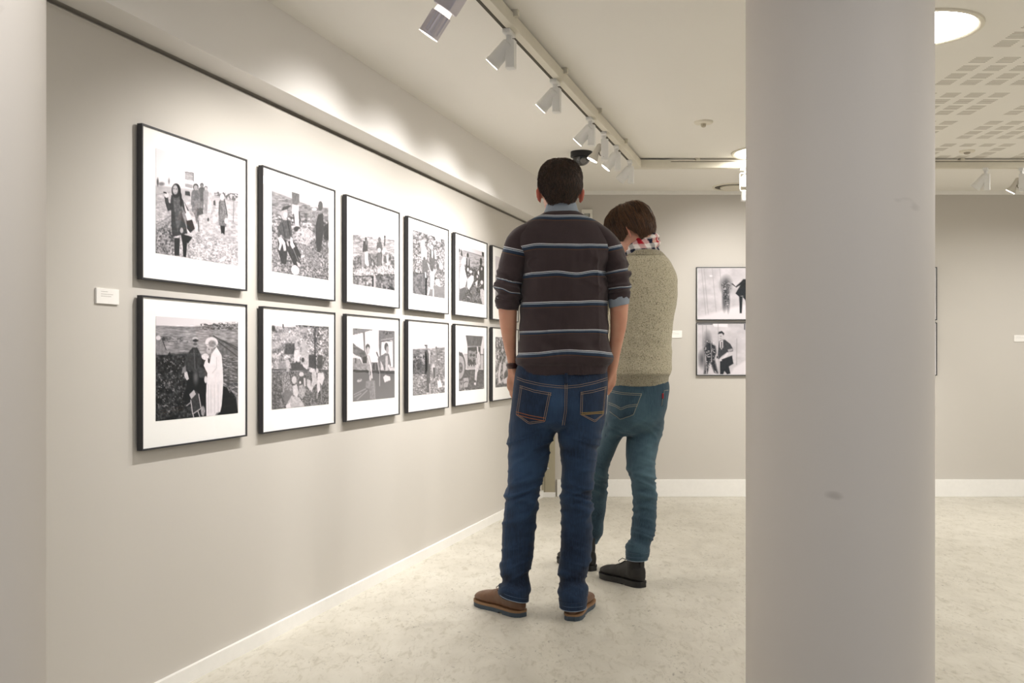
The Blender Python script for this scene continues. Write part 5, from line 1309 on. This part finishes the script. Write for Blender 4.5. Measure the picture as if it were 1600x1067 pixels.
for rows, sg, ky, kv in ((slL, 1, [330, 389, 438, 454, 467, 473, 490], [-.2, 1, 2, 3, 3.9, 4.3, 4.6]), (slR, -1, [330, 386, 422, 448, 463, 468, 480], [-.2, 1, 2, 3, 3.9, 4.3, 4.6])):
    mb = MB(); loft(mb, rows, 56, 2.0, 2.15, slant=.10*sg*-1)
    s = skin(mb, .0045, 3); px, py = s.px(); cxs = np.interp(py, [r[0] for r in rows], [(r[1]+r[2])/2 for r in rows])
    ye = py-sg*(px-cxs)*.20
    yb = rows[-1][0]; bun = np.clip((ye-(yb-70))/45, 0, 1)*np.clip((yb-9-ye)/5, 0, 1)
    ang = np.arctan2(s.V[:, 0]-np.mean(s.V[:, 0]), 4.05-s.V[:, 1])
    rd = 1-np.abs(vnoise(ang*1.3+2*sg, ye/9, None, 24))
    d = .012*(rd**3-.4)*bun+.0085*vnoise(ang*1.6+2*sg, ye/6.5, None, 21)*bun+.0062*np.sin(ye/3.4+3*vnoise(ang*1.3, ye/20, None, 5))*bun
    d += .007*fbm(px/22, py/30, s.V[:, 1]*20, 23)*np.clip((py-365)/20, 0, 1)*(1-bun)
    s.push(d)
    s.attr('stripe', np.interp(ye+2.5*vnoise(px/14, py/30, None, 9)*bun, ky, kv)+np.where(ye > yb-15, 9, 0))
    s.obj('sleeve', M_SWT, sw)
# blue shirt cuff turned out under the right sleeve
mb = MB(); loft(mb, [(464, 950, 984, 4.027, .056), (470, 950.5, 983.6, 4.027, .055), (478.5, 951.5, 982.8, 4.026, .053)], 48, 1.0, slant=.22)
s = skin(mb, .004, 1); s.obj('shirt_cuff', M_SHIRT, body1)
# wrist strap
mb = MB(); loft(mb, [(567.2, 791.8, 808.2, 4.076, .0305), (569, 791.2, 808.6, 4.076, .0315), (574.5, 792.8, 809.4, 4.081, .0315), (576, 793.4, 809, 4.082, .0305)], 40, 1.0, slant=.05)
s = skin(mb, .003, 1); s.obj('wrist_strap', material('brown_strap_leather', '3a1c16', .45), body1)

# jeans
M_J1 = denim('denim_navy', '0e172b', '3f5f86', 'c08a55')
mb = MB(); loft(mb, pel, 72, 2.0, 2.5); loft(mb, leg(legL, 4.045, 4.005, .118, .078), 56, 2.0, 2.2); loft(mb, leg(legR, 4.035, 3.962, .118, .078), 56, 2.0, 2.2)
s = skin(mb, .0055, 6); px, py = s.px(); Yv = s.V[:, 1]
isR = px > 871; ax_ = np.where(isR, 900, 815)
kn = vnoise((px-ax_)/38+Yv*3, (py+.25*(px-ax_))/5.2, Yv*8, 41)+.6*vnoise((px-ax_)/24, (py-.3*(px-ax_))/7.5, Yv*9, 43)
d = .0042*kn*(G(py, 780, 48))
d += .0036*vnoise((px-ax_)/26, (py+.5*(px-ax_)*np.where(isR, -1, 1))/9, Yv*10, 44)*G(py, 905, 40)
d += .0068*np.sin((py+.35*(px-ax_))/8.5+2.2*vnoise(px/26, py/50, None, 45))*G(py, 906, 22)*.8
d += .0055*vnoise((px+1.5*py)/60, (py-.55*(px-ax_)*np.where(isR, 1, -.6))/9.5, Yv*6, 47)*G(py, 690, 28)
d += .0030*fbm(px/45, py/60, Yv*8, 49)*(py > 610)
d *= 1.5
rd = 1-np.abs(vnoise((px-ax_)/40+5, (py+.45*(px-ax_)*np.where(isR, -.7, 1))/8.5, Yv*7, 94))
d += .0085*(rd**4-.3)*(G(py, 775, 45)+.8*G(py, 890, 36)+.8*G(py, 692, 24))
d += -.010*G(px, 884, 5)*G(py, 640, 26)*(Yv < 4.05)                                                         # the cleft follows the centre seam
s.push(d)
fade_shade = np.clip(.5+d*55, 0, 1)*.55*(.35+.65*(G(py, 780, 60)+.7*G(py, 690, 60)+.5*G(py, 900, 40)))+.55*G(px, 862, 30)*G(py, 622, 40)+.35*G(px, 925, 22)*G(py, 632, 30)+.25*G(px, 818, 24)*G(py, 735, 60)  # denim worn pale on crests; darker valleys also paint in fold shade
s.attr('fade_shade', np.clip(fade_shade, 0, 1))
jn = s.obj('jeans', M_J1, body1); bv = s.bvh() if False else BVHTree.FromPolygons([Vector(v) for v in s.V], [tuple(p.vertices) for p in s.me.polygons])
def thread(name, c): return material(name, c, .7)
M_TH1 = thread('thread_tan', 'a08a78'); M_TH2 = thread('thread_orange', '9a5a34'); M_TH3 = thread('thread_ochre', '9a7f42')
def fadeless(o):
    a = o.data.attributes.new('fade_shade', 'FLOAT', 'POINT'); a.data.foreach_set('value', np.full(len(o.data.vertices), .16, np.float32)); return o
pk = fadeless(patch(bv, [(812.6, 601.4), (835, 608.5), (862.3, 613)], [(805.8, 648.5), (826.5, 663.5), (853, 659.5)], M_J1, jn, 'back_pocket'))
pk2 = fadeless(patch(bv, [(906.3, 611.5), (925, 609), (947.6, 602.5)], [(905, 647.5), (929.2, 661), (942.8, 648)], M_J1, jn, 'back_pocket'))
def stitch(lines, m, name='stitching', off=.0035, r=.0009, par=None, b_=None):
    mb = MB()
    for P_ in lines: seam(b_ or bv, P_, mb=mb, off=off, r=r)
    return sew(mb, name, m, par or jn, None)
def shift(P_, dx, dy): return [(x+dx, y+dy) for x, y in P_]
stitch([shift([(812.8, 602.5), (835, 609.8), (861.8, 614.4)], 0, o_) for o_ in (0, 3)]+[[(812.6+o_, 603), (806+o_, 647.8), (826.5, 663.2-o_), (853-o_, 659-o_*.5), (861.6-o_, 614)] for o_ in (1.4, 4.0)], M_TH1)
stitch([shift([(907, 613), (925, 610.4), (946.8, 604)], 0, o_) for o_ in (0, 3)]+[[(906.2+o_, 613), (905+o_, 647), (929, 660.6-o_), (942.8-o_*.6, 647.5), (947-o_*.6, 604)] for o_ in (1.4, 4.0)], M_TH1)
stitch([shift([(808, 589), (818.7, 593.4), (845, 599.5), (870, 602.6), (885, 603.2), (905, 601.4), (930, 596), (949, 590)], 0, o_) for o_ in (0, 3.2)]+[shift([(884.5, 600), (884.5, 610), (884, 640), (880, 664)], o_, 0) for o_ in (-1.6, 1.6)], M_TH1, off=.001)
stitch([shift([(807.5, 643.5), (828, 649), (852, 653.2)], 0, o_) for o_ in (0, 4.2)], M_TH2, 'orange_stitching', r=.0016)
stitch([shift([(908, 645), (925, 644.2), (942.5, 642.6)], 0, o_) for o_ in (0, 2.4)], M_TH3, 'ochre_stitching', r=.0017)
M_SS = material('denim_seam', '2d4a6e', .8)
stitch([[(943, 655), (936, 700), (929, 745), (927, 800), (925, 860), (918, 915)]], M_SS, 'side_seam', .0002, .0011)
stitch([[(800, 640), (797, 700), (796, 760), (790, 830), (786, 900)]], M_SS, 'side_seam', .0002, .0011)
pts = [drape(bv, 884.5, y, .004) for y in np.linspace(583.5, 600, 8)]
o = fadeless(sew(MB().tube([p for p in pts if p], .006, 8), 'belt_loop', M_J1, jn, 'person'))
M_HEMT = material('thread_denim_blue', '4c5f78', .8)
M_FRAY = material('frayed_pale_thread', '8b97a6', .9)
def hem(rows, D, dep, slant, jm, par, fray=True):
    """stitched turn-up at the end of a trouser leg"""
    mb = MB(); loft(mb, [(y, l-.9, r+.9, D, dep) for y, l, r in rows], 56, 1.2, 2.15, slant)
    o = fadeless(mb.build('hem', jm, par, angle=50)); o.data.transform(Matrix.Translation(-root_of(par)))
    y, l, r = rows[-1]; cx = ((l+r)/2-CX)/F*D; rx = (r-l+1.8)/2/F*D; z = EYE+(CY-y)/F*D
    ring = lambda dz, g: [Vector((cx+(rx+g)*math.copysign(abs(math.cos(a))**.93, math.cos(a)), D+(dep+g)*math.copysign(abs(math.sin(a))**.93, math.sin(a)), z+dz+slant*rx*math.copysign(abs(math.cos(a))**.93, math.cos(a)))) for a in np.arange(56)*2*PI/56]
    mb = MB(); mb.tube(ring(.0008, .0002), .0015, 5, closed=True); f = mb.build('hem_edge', M_FRAY, o, smooth=True); f.data.transform(Matrix.Translation(-root_of(par)))
    mb = MB(); mb.tube(ring(.018, .0008), .0009, 5, closed=True); f = mb.build('stitching', M_HEMT, o, smooth=True); f.data.transform(Matrix.Translation(-root_of(par)))
hem([(920, 779.8, 826), (926, 780, 825.8), (932.3, 780.6, 825.2)], 4.005, .079, -.26, M_J1, body1)
hem([(935, 873.5, 917), (941, 874.3, 916.3), (948, 875.2, 915.2)], 3.962, .079, .02, M_J1, body1)
L_BR = material('brown_shoe_leather', '6a4a33', .45, noise=(50, .16), bump=(160, .2, .001)); L_SO = material('blue_grey_rubber', '3f4c58', .7); L_WE = material('tan_welt', '8c6a4a', .6); L_LA = material('brown_lace', '3a2a20', .8)
shoe(body1, Vector((.006, 3.966, 0)), 2.262, (L_BR, L_SO, L_WE, L_LA), .305)
shoe(body1, Vector((.197, 3.905, 0)), 1.295, (L_BR, L_SO, L_WE, L_LA), .30)

# ================================================================== MAN IN THE LIGHT SWEATER
R2 = Vector((.53, 4.70, 0)); ROOT['person.001'] = R2
H2 = Matrix.Translation(at(989, 364, 4.70)) @ Matrix.Rotation(1.10, 4, 'Z') @ Matrix.Rotation(-.46, 4, 'X') @ Matrix.Rotation(.04, 4, 'Y')
leg2R = [(650, 975, 1039), (667, 981, 1036), (683, 979.5, 1032), (695, 978.5, 1029.5), (710, 978.5, 1026), (731, 979.5, 1023.5), (745, 982.5, 1023.8), (759, 986, 1025), (783, 988.5, 1027), (796, 989, 1026.5), (820, 987, 1024), (840, 984, 1020.5), (852, 980.5, 1018), (862, 978.5, 1014.5), (872, 979, 1011)]
leg2L = [(650, 946, 985), (667, 942, 981), (691, 934, 966.5), (709, 927, 959), (727, 921, 952), (745, 917, 950), (759, 914, 949), (787, 909, 947.6), (810, 904, 944.5), (828, 899.5, 941.5), (838, 897, 939), (847, 897, 932)]
tor2 = [(396, 983, 1034, 4.69, .085), (402, 977, 1041, 4.69, .10), (409, 968, 1046.5, 4.69, .115), (417, 961, 1051, 4.69, .13), (427, 956, 1055.5, 4.69, .145), (440, 953, 1058, 4.69, .157), (458, 951, 1058, 4.69, .164), (478, 950, 1056, 4.685, .165), (495, 949, 1052.5, 4.68, .163), (510, 948, 1050, 4.675, .160), (535, 948, 1048.5, 4.67, .157), (560, 948, 1047.5, 4.665, .158), (580, 948.5, 1047, 4.66, .158), (592, 949.5, 1045.5, 4.66, .154), (604, 950.5, 1044.5, 4.66, .150)]
def at_v(x, y, D): return at(x, y, D)
aR = [(at(1038, 424, 4.70), .050, .056), (at(1038, 470, 4.76), .050, .055), (at(1030, 520, 4.86), .047, .050)]
aR2 = [(at(1030, 520, 4.86), .045), (at(1005, 490, 4.96), .044), (at(980, 455, 5.0), .038)]
aL = [(at(965, 428, 4.62), .05), (at(957, 475, 4.68), .05), (at(950, 522, 4.78), .046)]
aL2 = [(at(950, 522, 4.78), .044), (at(962, 512, 4.90), .042), (at(1000, 505, 4.96), .036)]
mb = MB(); head_shape(mb, H2)
limb(mb, [(H2 @ Vector((0, -.012, -.03)), .054, .058), (H2 @ Vector((0, -.036, -.08)), .050, .052), (at(1003, 398, 4.70), .052, .056), (at(1003, 412, 4.70), .06, .065)], 28)
loft(mb, [(r[0], r[1]+7, r[2]-7, r[3], r[4]-.02) for r in tor2], 40); 
loft(mb, [(595, 956, 1040, 4.66, .13), (640, 954, 1036, 4.655, .125), (672, 955, 1026, 4.66, .09)], 32)
loft(mb, leg(leg2R, 4.68, 4.53, .085, .052, 5), 24); loft(mb, leg(leg2L, 4.64, 4.90, .085, .052, 5), 24)
for A_ in (aR, aR2, aL, aL2): limb(mb, [(p[0], p[1]-.012, (p[2] if len(p) > 2 else p[1])-.012) for p in A_], 18)
hand(mb, at(980, 455, 5.0), (-.35, .25, .9), (-.6, .2, -.4), (-.7, -.7, 0), .95, .75)
hand(mb, at(1000, 505, 4.96), (.9, .25, .1), (.0, .2, 1), (.2, -1, 0), .95, .5)
for hx, hy, ang in ((.548, 4.475, 2.17), (.345, 4.83, 2.12)):
    limb(mb, [(Vector((hx+.04*math.cos(ang), hy+.04*math.sin(ang), .10)), .026, .03), (Vector((hx+.12*math.cos(ang), hy+.12*math.sin(ang), .055)), .026, .022), (Vector((hx+.21*math.cos(ang), hy+.21*math.sin(ang), .042)), .028, .012)], 16)
s = skin(mb, .0055, 4)
lx = np.array([H2.inverted() @ Vector(v) for v in s.V])
s.attr('flush', np.clip((np.abs(lx[:, 0])-.075)/.006, 0, 1)*(np.abs(lx[:, 1]) < .05)*(lx[:, 2] > -.06)*.45+.12*(lx[:, 1] > .03))
body2 = s.obj('person', skin_mat('skin_fair', 'dbab92', 'cc8a74'), None); body2.data.transform(Matrix.Translation(-R2)); body2.location = R2
ROOT[body2.name] = R2
tag(body2, 'shorter person in a light speckled sweater and plaid scarf with the head bent down', 'person')
# hair: a brown mop, combed down from the crown, fringe over the brow
M_H2 = hair_mat('hair_brown', '20130b', '80593a', .38)
hb = MB(); head_shape(hb, H2, .019, -.085, False, False)
s = skin(hb, .0045, 2); L = np.array([H2.inverted() @ Vector(v) for v in s.V])
az = np.arctan2(np.abs(L[:, 0]), L[:, 1])                                     # 0 at the face, pi at the nape
line = np.interp(az, [0, .5, .85, 1.15, 1.45, 1.75, 2.0, 2.5, PI], [.035, .030, .012, -.022, -.010, .012, -.016, -.082, -.088])
line = line+.006*vnoise(az*9, L[:, 0]*40, None, 4)
under = np.clip((line-L[:, 2])/.012, 0, 1)
s.push(-.021*under+(1-under)*(.004*vnoise(az*7, L[:, 2]*16, L[:, 0]*9, 5)+.0018*vnoise(az*22, L[:, 2]*12, None, 6)+.006*G(L[:, 2], line+.015, .02)))
keep = [bool(np.mean(under[list(p.vertices)]) < .95) for p in s.me.polygons]
bm = bmesh.new(); bm.from_mesh(s.me); bm.faces.ensure_lookup_table()
bmesh.ops.delete(bm, geom=[f for f, k in zip(bm.faces, keep) if not k], context='FACES'); bm.to_mesh(s.me); bm.free(); s = Surf(s.me)
def flow2(p):
    d = Vector(p)-Vector((.0, -.03, .13)); return (d.x*1.0, d.y*1.0+.012, -.35-max(0, .10-p[2])*9)
hair_obj(body2, s, grow_strands(s, H2, 4200, .085, flow2, .0016, .007, 9, 8, wob=.05), M_H2)
eyes(H2, body2, M_H2)
# plaid scarf
M_SC = material('plaid_scarf_cotton', 'a0303a', .9, spec=.2); t = NT(M_SC); b = t.n['Principled BSDF']
a_ = t.new('ShaderNodeAttribute', attribute_name='plaid'); t.link(a_.outputs['Color'], b.inputs['Base Color'])
mb = MB()
def coil(c, rx, ry, r, tilt, dx):
    pts = []
    for k in range(40):
        a = 2*PI*k/40
        pts.append((c+Vector((rx*math.cos(a), ry*math.sin(a), tilt*math.cos(a)+.006*math.sin(3*a+dx))), r*(1+.18*math.sin(2*a+dx)), r*.8))
    pts.append(pts[0]); limb(mb, pts, 14, 2)
coil(at(1002, 393, 4.70), .066, .078, .021, .006, 0.3); coil(at(1003, 385, 4.70), .063, .076, .021, .010, 1.8); coil(at(1005, 376.5, 4.70), .058, .070, .019, .017, 3.0)
s = skin(mb, .0042, 3); c0 = at(1004, 385, 4.70)
an = np.arctan2(s.V[:, 1]-c0.y, s.V[:, 0]-c0.x)
s.push(.003*vnoise(an*5, s.V[:, 2]*60, None, 2)+.002*vnoise(an*9+s.V[:, 2]*60, s.V[:, 2]*110, None, 3))
u_ = an*.075+.5*s.V[:, 2]; v_ = s.V[:, 2]-.12*an*.075+.01*vnoise(an*3, s.V[:, 2]*30, None, 8)
cu = np.floor(u_/.023).astype(int) % 4; cv = np.floor(v_/.021).astype(int) % 4
pal = np.array([lin('b0202e'), lin('ece6e2'), lin('1d2238'), lin('ece6e2')])
two = .5*(pal[cu]+pal[cv]); rgb = np.where(((cu+cv) % 2 == 0)[:, None], pal[cu], np.where((cu == cv)[:, None], pal[cu], two))
rgb = np.where((cv == 2)[:, None] & ((cu % 2) == 0)[:, None], pal[2], rgb)
ca = s.me.color_attributes.new('plaid', 'FLOAT_COLOR', 'POINT'); ca.data.foreach_set('color', np.concatenate([rgb, np.ones((len(rgb), 1))], 1).astype(np.float32).ravel())
s.obj('scarf', M_SC, body2)
# speckled wool sweater with ribbed hem and collar
def wool(name, ribs):
    m = material(name, 'b8b09a', .95, spec=.15); t = NT(m); b = t.n['Principled BSDF']
    co = t.new('ShaderNodeTexCoord').outputs['Object']
    f1 = t.noise(co, 210, 3, .7); f2 = t.noise(co, 120, 3, .6)
    dark = t.ramp(f1, [(.52, 0.0), (.63, 1.0)]); lt = t.ramp(t.noise(t.mapping(co, (1, 1, 1.6)), 330, 2), [(.5, 0.0), (.66, 1.0)])
    c = t.mix(t.math('MULTIPLY', lt, .6), lin('b8b097'), lin('e0d9c6')); c = t.mix(t.math('MULTIPLY', dark, .78), c, lin('575143'))
    c = t.mix(t.math('MULTIPLY', t.ramp(f2, [(.64, 0.0), (.72, 1.0)]), .55), c, lin('4a443a'))
    an_ = t.new('ShaderNodeAttribute', attribute_name='angle').outputs['Fac']
    rb = t.math('MULTIPLY', t.new('ShaderNodeAttribute', attribute_name='rib').outputs['Fac'], t.math('ADD', .5, t.math('MULTIPLY', t.math('SINE', an_), .5)))
    c = t.mix(t.math('MULTIPLY', rb, .8), c, lin('5f5848'))
    t.link(c, b.inputs['Base Color']); t.link(t.bump(t.math('SUBTRACT', f1, rb), .6, .003), b.inputs['Normal']); b.inputs['Sheen Weight'].default_value = .2
    return m
M_WOOL = wool('speckled_wool', True)
mb = MB(); loft(mb, tor2, 96, 2.0, 2.3)
s = skin(mb, .005, 4); px, py = s.px(); Yv = s.V[:, 1]
ang = np.arctan2(s.V[:, 0]-.56, 4.67-Yv)
d = .0035*fbm(px/30, py/28, Yv*7, 61)*np.clip((py-405)/20, 0, 1)+.005*vnoise((px+py)/40, (py-.4*px)/13, Yv*5, 62)*(G(py, 530, 30)+.6*G(py, 565, 22))+.0045*G(py, 577, 8)-.004*np.clip((py-584)/5, 0, 1)
rib = np.sin(ang*120)*(py > 584.5)
s.push(d+.0006*fbm(s.V[:, 0]*220, Yv*220, s.V[:, 2]*220, 3, 2))
s.attr('rib', np.clip((py-583.8)/1.6, 0, 1)); s.attr('angle', ang*170)
sw2 = s.obj('sweater', M_WOOL, body2)
for A_ in (aR, aR2, aL, aL2): pass
for A_, B_ in ((aR, aR2), (aL, aL2)):
    mb = MB(); limb(mb, A_, 40, 24); limb(mb, B_, 36, 24)
    s = skin(mb, .0048, 5); px, py = s.px()
    s.push(.0045*vnoise(px/18, (py-.5*px)/11, s.V[:, 1]*14, 66)*(G(py, 515, 24)+.35)+.0006*fbm(s.V[:, 0]*220, s.V[:, 1]*220, s.V[:, 2]*220, 3, 2))
    s.attr('rib', np.zeros(len(s.V))); s.attr('angle', np.zeros(len(s.V))); s.obj('sleeve', M_WOOL, sw2)
mb = MB(); loft(mb, [(391.5, 983, 1031, 4.69, .083), (393.5, 979.5, 1034, 4.69, .091), (397, 977.5, 1037.5, 4.69, .096), (401.5, 975, 1041.5, 4.69, .104)], 72, 1.0, slant=-.03)
s = skin(mb, .004, 1); an = np.arctan2(s.V[:, 0]-.585, 4.69-s.V[:, 1]); s.attr('rib', np.full(len(s.V), .8)); s.attr('angle', an*130); s.obj('ribbed_collar', M_WOOL, sw2)
# jeans
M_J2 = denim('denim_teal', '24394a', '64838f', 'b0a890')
mb = MB(); loft(mb, [(594, 952, 1044, 4.66, .143), (606, 951, 1045.3, 4.66, .146), (620, 950, 1043.5, 4.655, .148), (635, 949, 1041.5, 4.65, .148), (652, 948, 1038.5, 4.65, .142), (668, 948, 1035, 4.655, .122), (680, 952, 1029, 4.66, .09)], 72, 2.0, 2.4)
loft(mb, leg(leg2R, 4.68, 4.53, .115, .068), 52, 2.0, 2.15); loft(mb, leg(leg2L, 4.64, 4.90, .115, .068), 52, 2.0, 2.15)
s = skin(mb, .0055, 6); px, py = s.px(); Yv = s.V[:, 1]
isR = (px > 981) | (Yv < 4.6); ax_ = np.where(isR, 1003, 930)
kn = vnoise((px-ax_)/34+Yv*3, (py-.3*(px-ax_))/4.6, Yv*8, 71)+.6*vnoise((px-ax_)/22, (py+.3*(px-ax_))/6, Yv*9, 73)
d = .0045*kn*np.where(isR, G(py, 752, 30)+.7*G(py, 800, 40), G(py, 752, 26))
d += .006*np.sin((py-.3*(px-ax_))/6.2+2*vnoise(px/22, py/40, None, 75))*np.where(isR, G(py, 850, 20), G(py, 830, 18))*.7
d += .006*vnoise((px+1.4*py)/50, (py+.55*(px-ax_))/8, Yv*6, 77)*G(py, 672, 26)*isR+.0028*fbm(px/40, py/55, Yv*8, 79)
d *= 1.4
rd = 1-np.abs(vnoise((px-ax_)/36+5, (py-.4*(px-ax_))/7.5, Yv*7, 95))
d += .008*(rd**4-.3)*(G(py, 755, 30)+.8*G(py, 850, 24)+.8*G(py, 675, 22)*isR)
s.push(d)
s.attr('fade_shade', np.clip(np.clip(.5+d*60, 0, 1)*.5*(.4+.6*(G(py, 752, 45)+G(py, 680, 40)))+.42*G(px, 1012, 16)*G(py, 715, 60)+.4*G(px, 988, 24)*G(py, 632, 28), 0, 1))  # wear on the crests, with fold shade put into the valley colour
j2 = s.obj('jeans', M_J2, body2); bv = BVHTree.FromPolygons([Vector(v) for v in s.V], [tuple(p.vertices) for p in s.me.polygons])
fadeless(patch(bv, [(951.9, 608.2), (975, 612.5), (1003.5, 614)], [(952.5, 643.5), (969, 656), (990, 648.5)], M_J2, j2, 'back_pocket'))
fadeless(patch(bv, [(1036.5, 609.5), (1040, 609), (1043.5, 608.2)], [(1032.5, 634.5), (1036, 637), (1040.5, 632)], M_J2, j2, 'back_pocket', 8, 12))
M_T4 = thread('thread_pale', 'a5a08c'); M_S4 = material('teal_seam', '3d5f6c', .8)
stitch([shift([(952, 609.6), (975, 614), (1002.5, 615.4)], 0, o_) for o_ in (0, 2.6)]+[shift([(952, 629), (962, 632.5), (970.5, 637.8), (981, 633.4), (996, 631.6)], 0, o_) for o_ in (0, 2.6)]+[[(1002.6, 615), (989.5, 648), (969, 655), (953.5, 643)]], M_T4, par=j2)
stitch([[(1033, 634), (1036.8, 610), (1043.2, 609.4)]], M_T4, par=j2)
stitch([[(1023, 604), (1021, 622), (1012, 645), (1000, 662)]], M_S4, 'centre_seam', .0005, .001, j2)
stitch([[(985, 690), (983, 730), (989, 770), (992, 820), (984, 862)]], M_S4, 'inner_seam', .0003, .001, j2)
hem([(861, 978.3, 1014.5), (866, 978.5, 1012.8), (873, 978.8, 1011)], 4.53, .069, .0, M_J2, body2)
hem([(836, 896.5, 939.5), (841, 896.6, 936.5), (848, 897, 932.5)], 4.90, .069, .0, M_J2, body2)
h = drape(bv, 1035.2, 618.5, .002)
if h is not None:
    mb = MB().box((-.0035, -.004, -.012), (.0035, .002, .012), M=Matrix.Translation(h), bev=.001)
    sew(mb, 'red_tab', material('red_tab', 'a0262c', .7), j2, None)
B_LE = material('black_boot_suede', '1d1a19', .6, noise=(40, .3), bump=(150, .25, .001)); B_SO = material('black_rubber', '1b1a1a', .6); B_WE = material('grey_pull_tab', '5d564c', .7); B_LA = material('black_lace', '121112', .8)
shoe(body2, Vector((.552, 4.470, 0)), 2.18, (B_LE, B_SO, B_SO, B_LA), .295, .075, names=('boot', 'sole'))
shoe(body2, Vector((.352, 4.815, 0)), 2.12, (B_LE, B_SO, B_SO, B_LA), .295, .075, names=('boot', 'sole'))
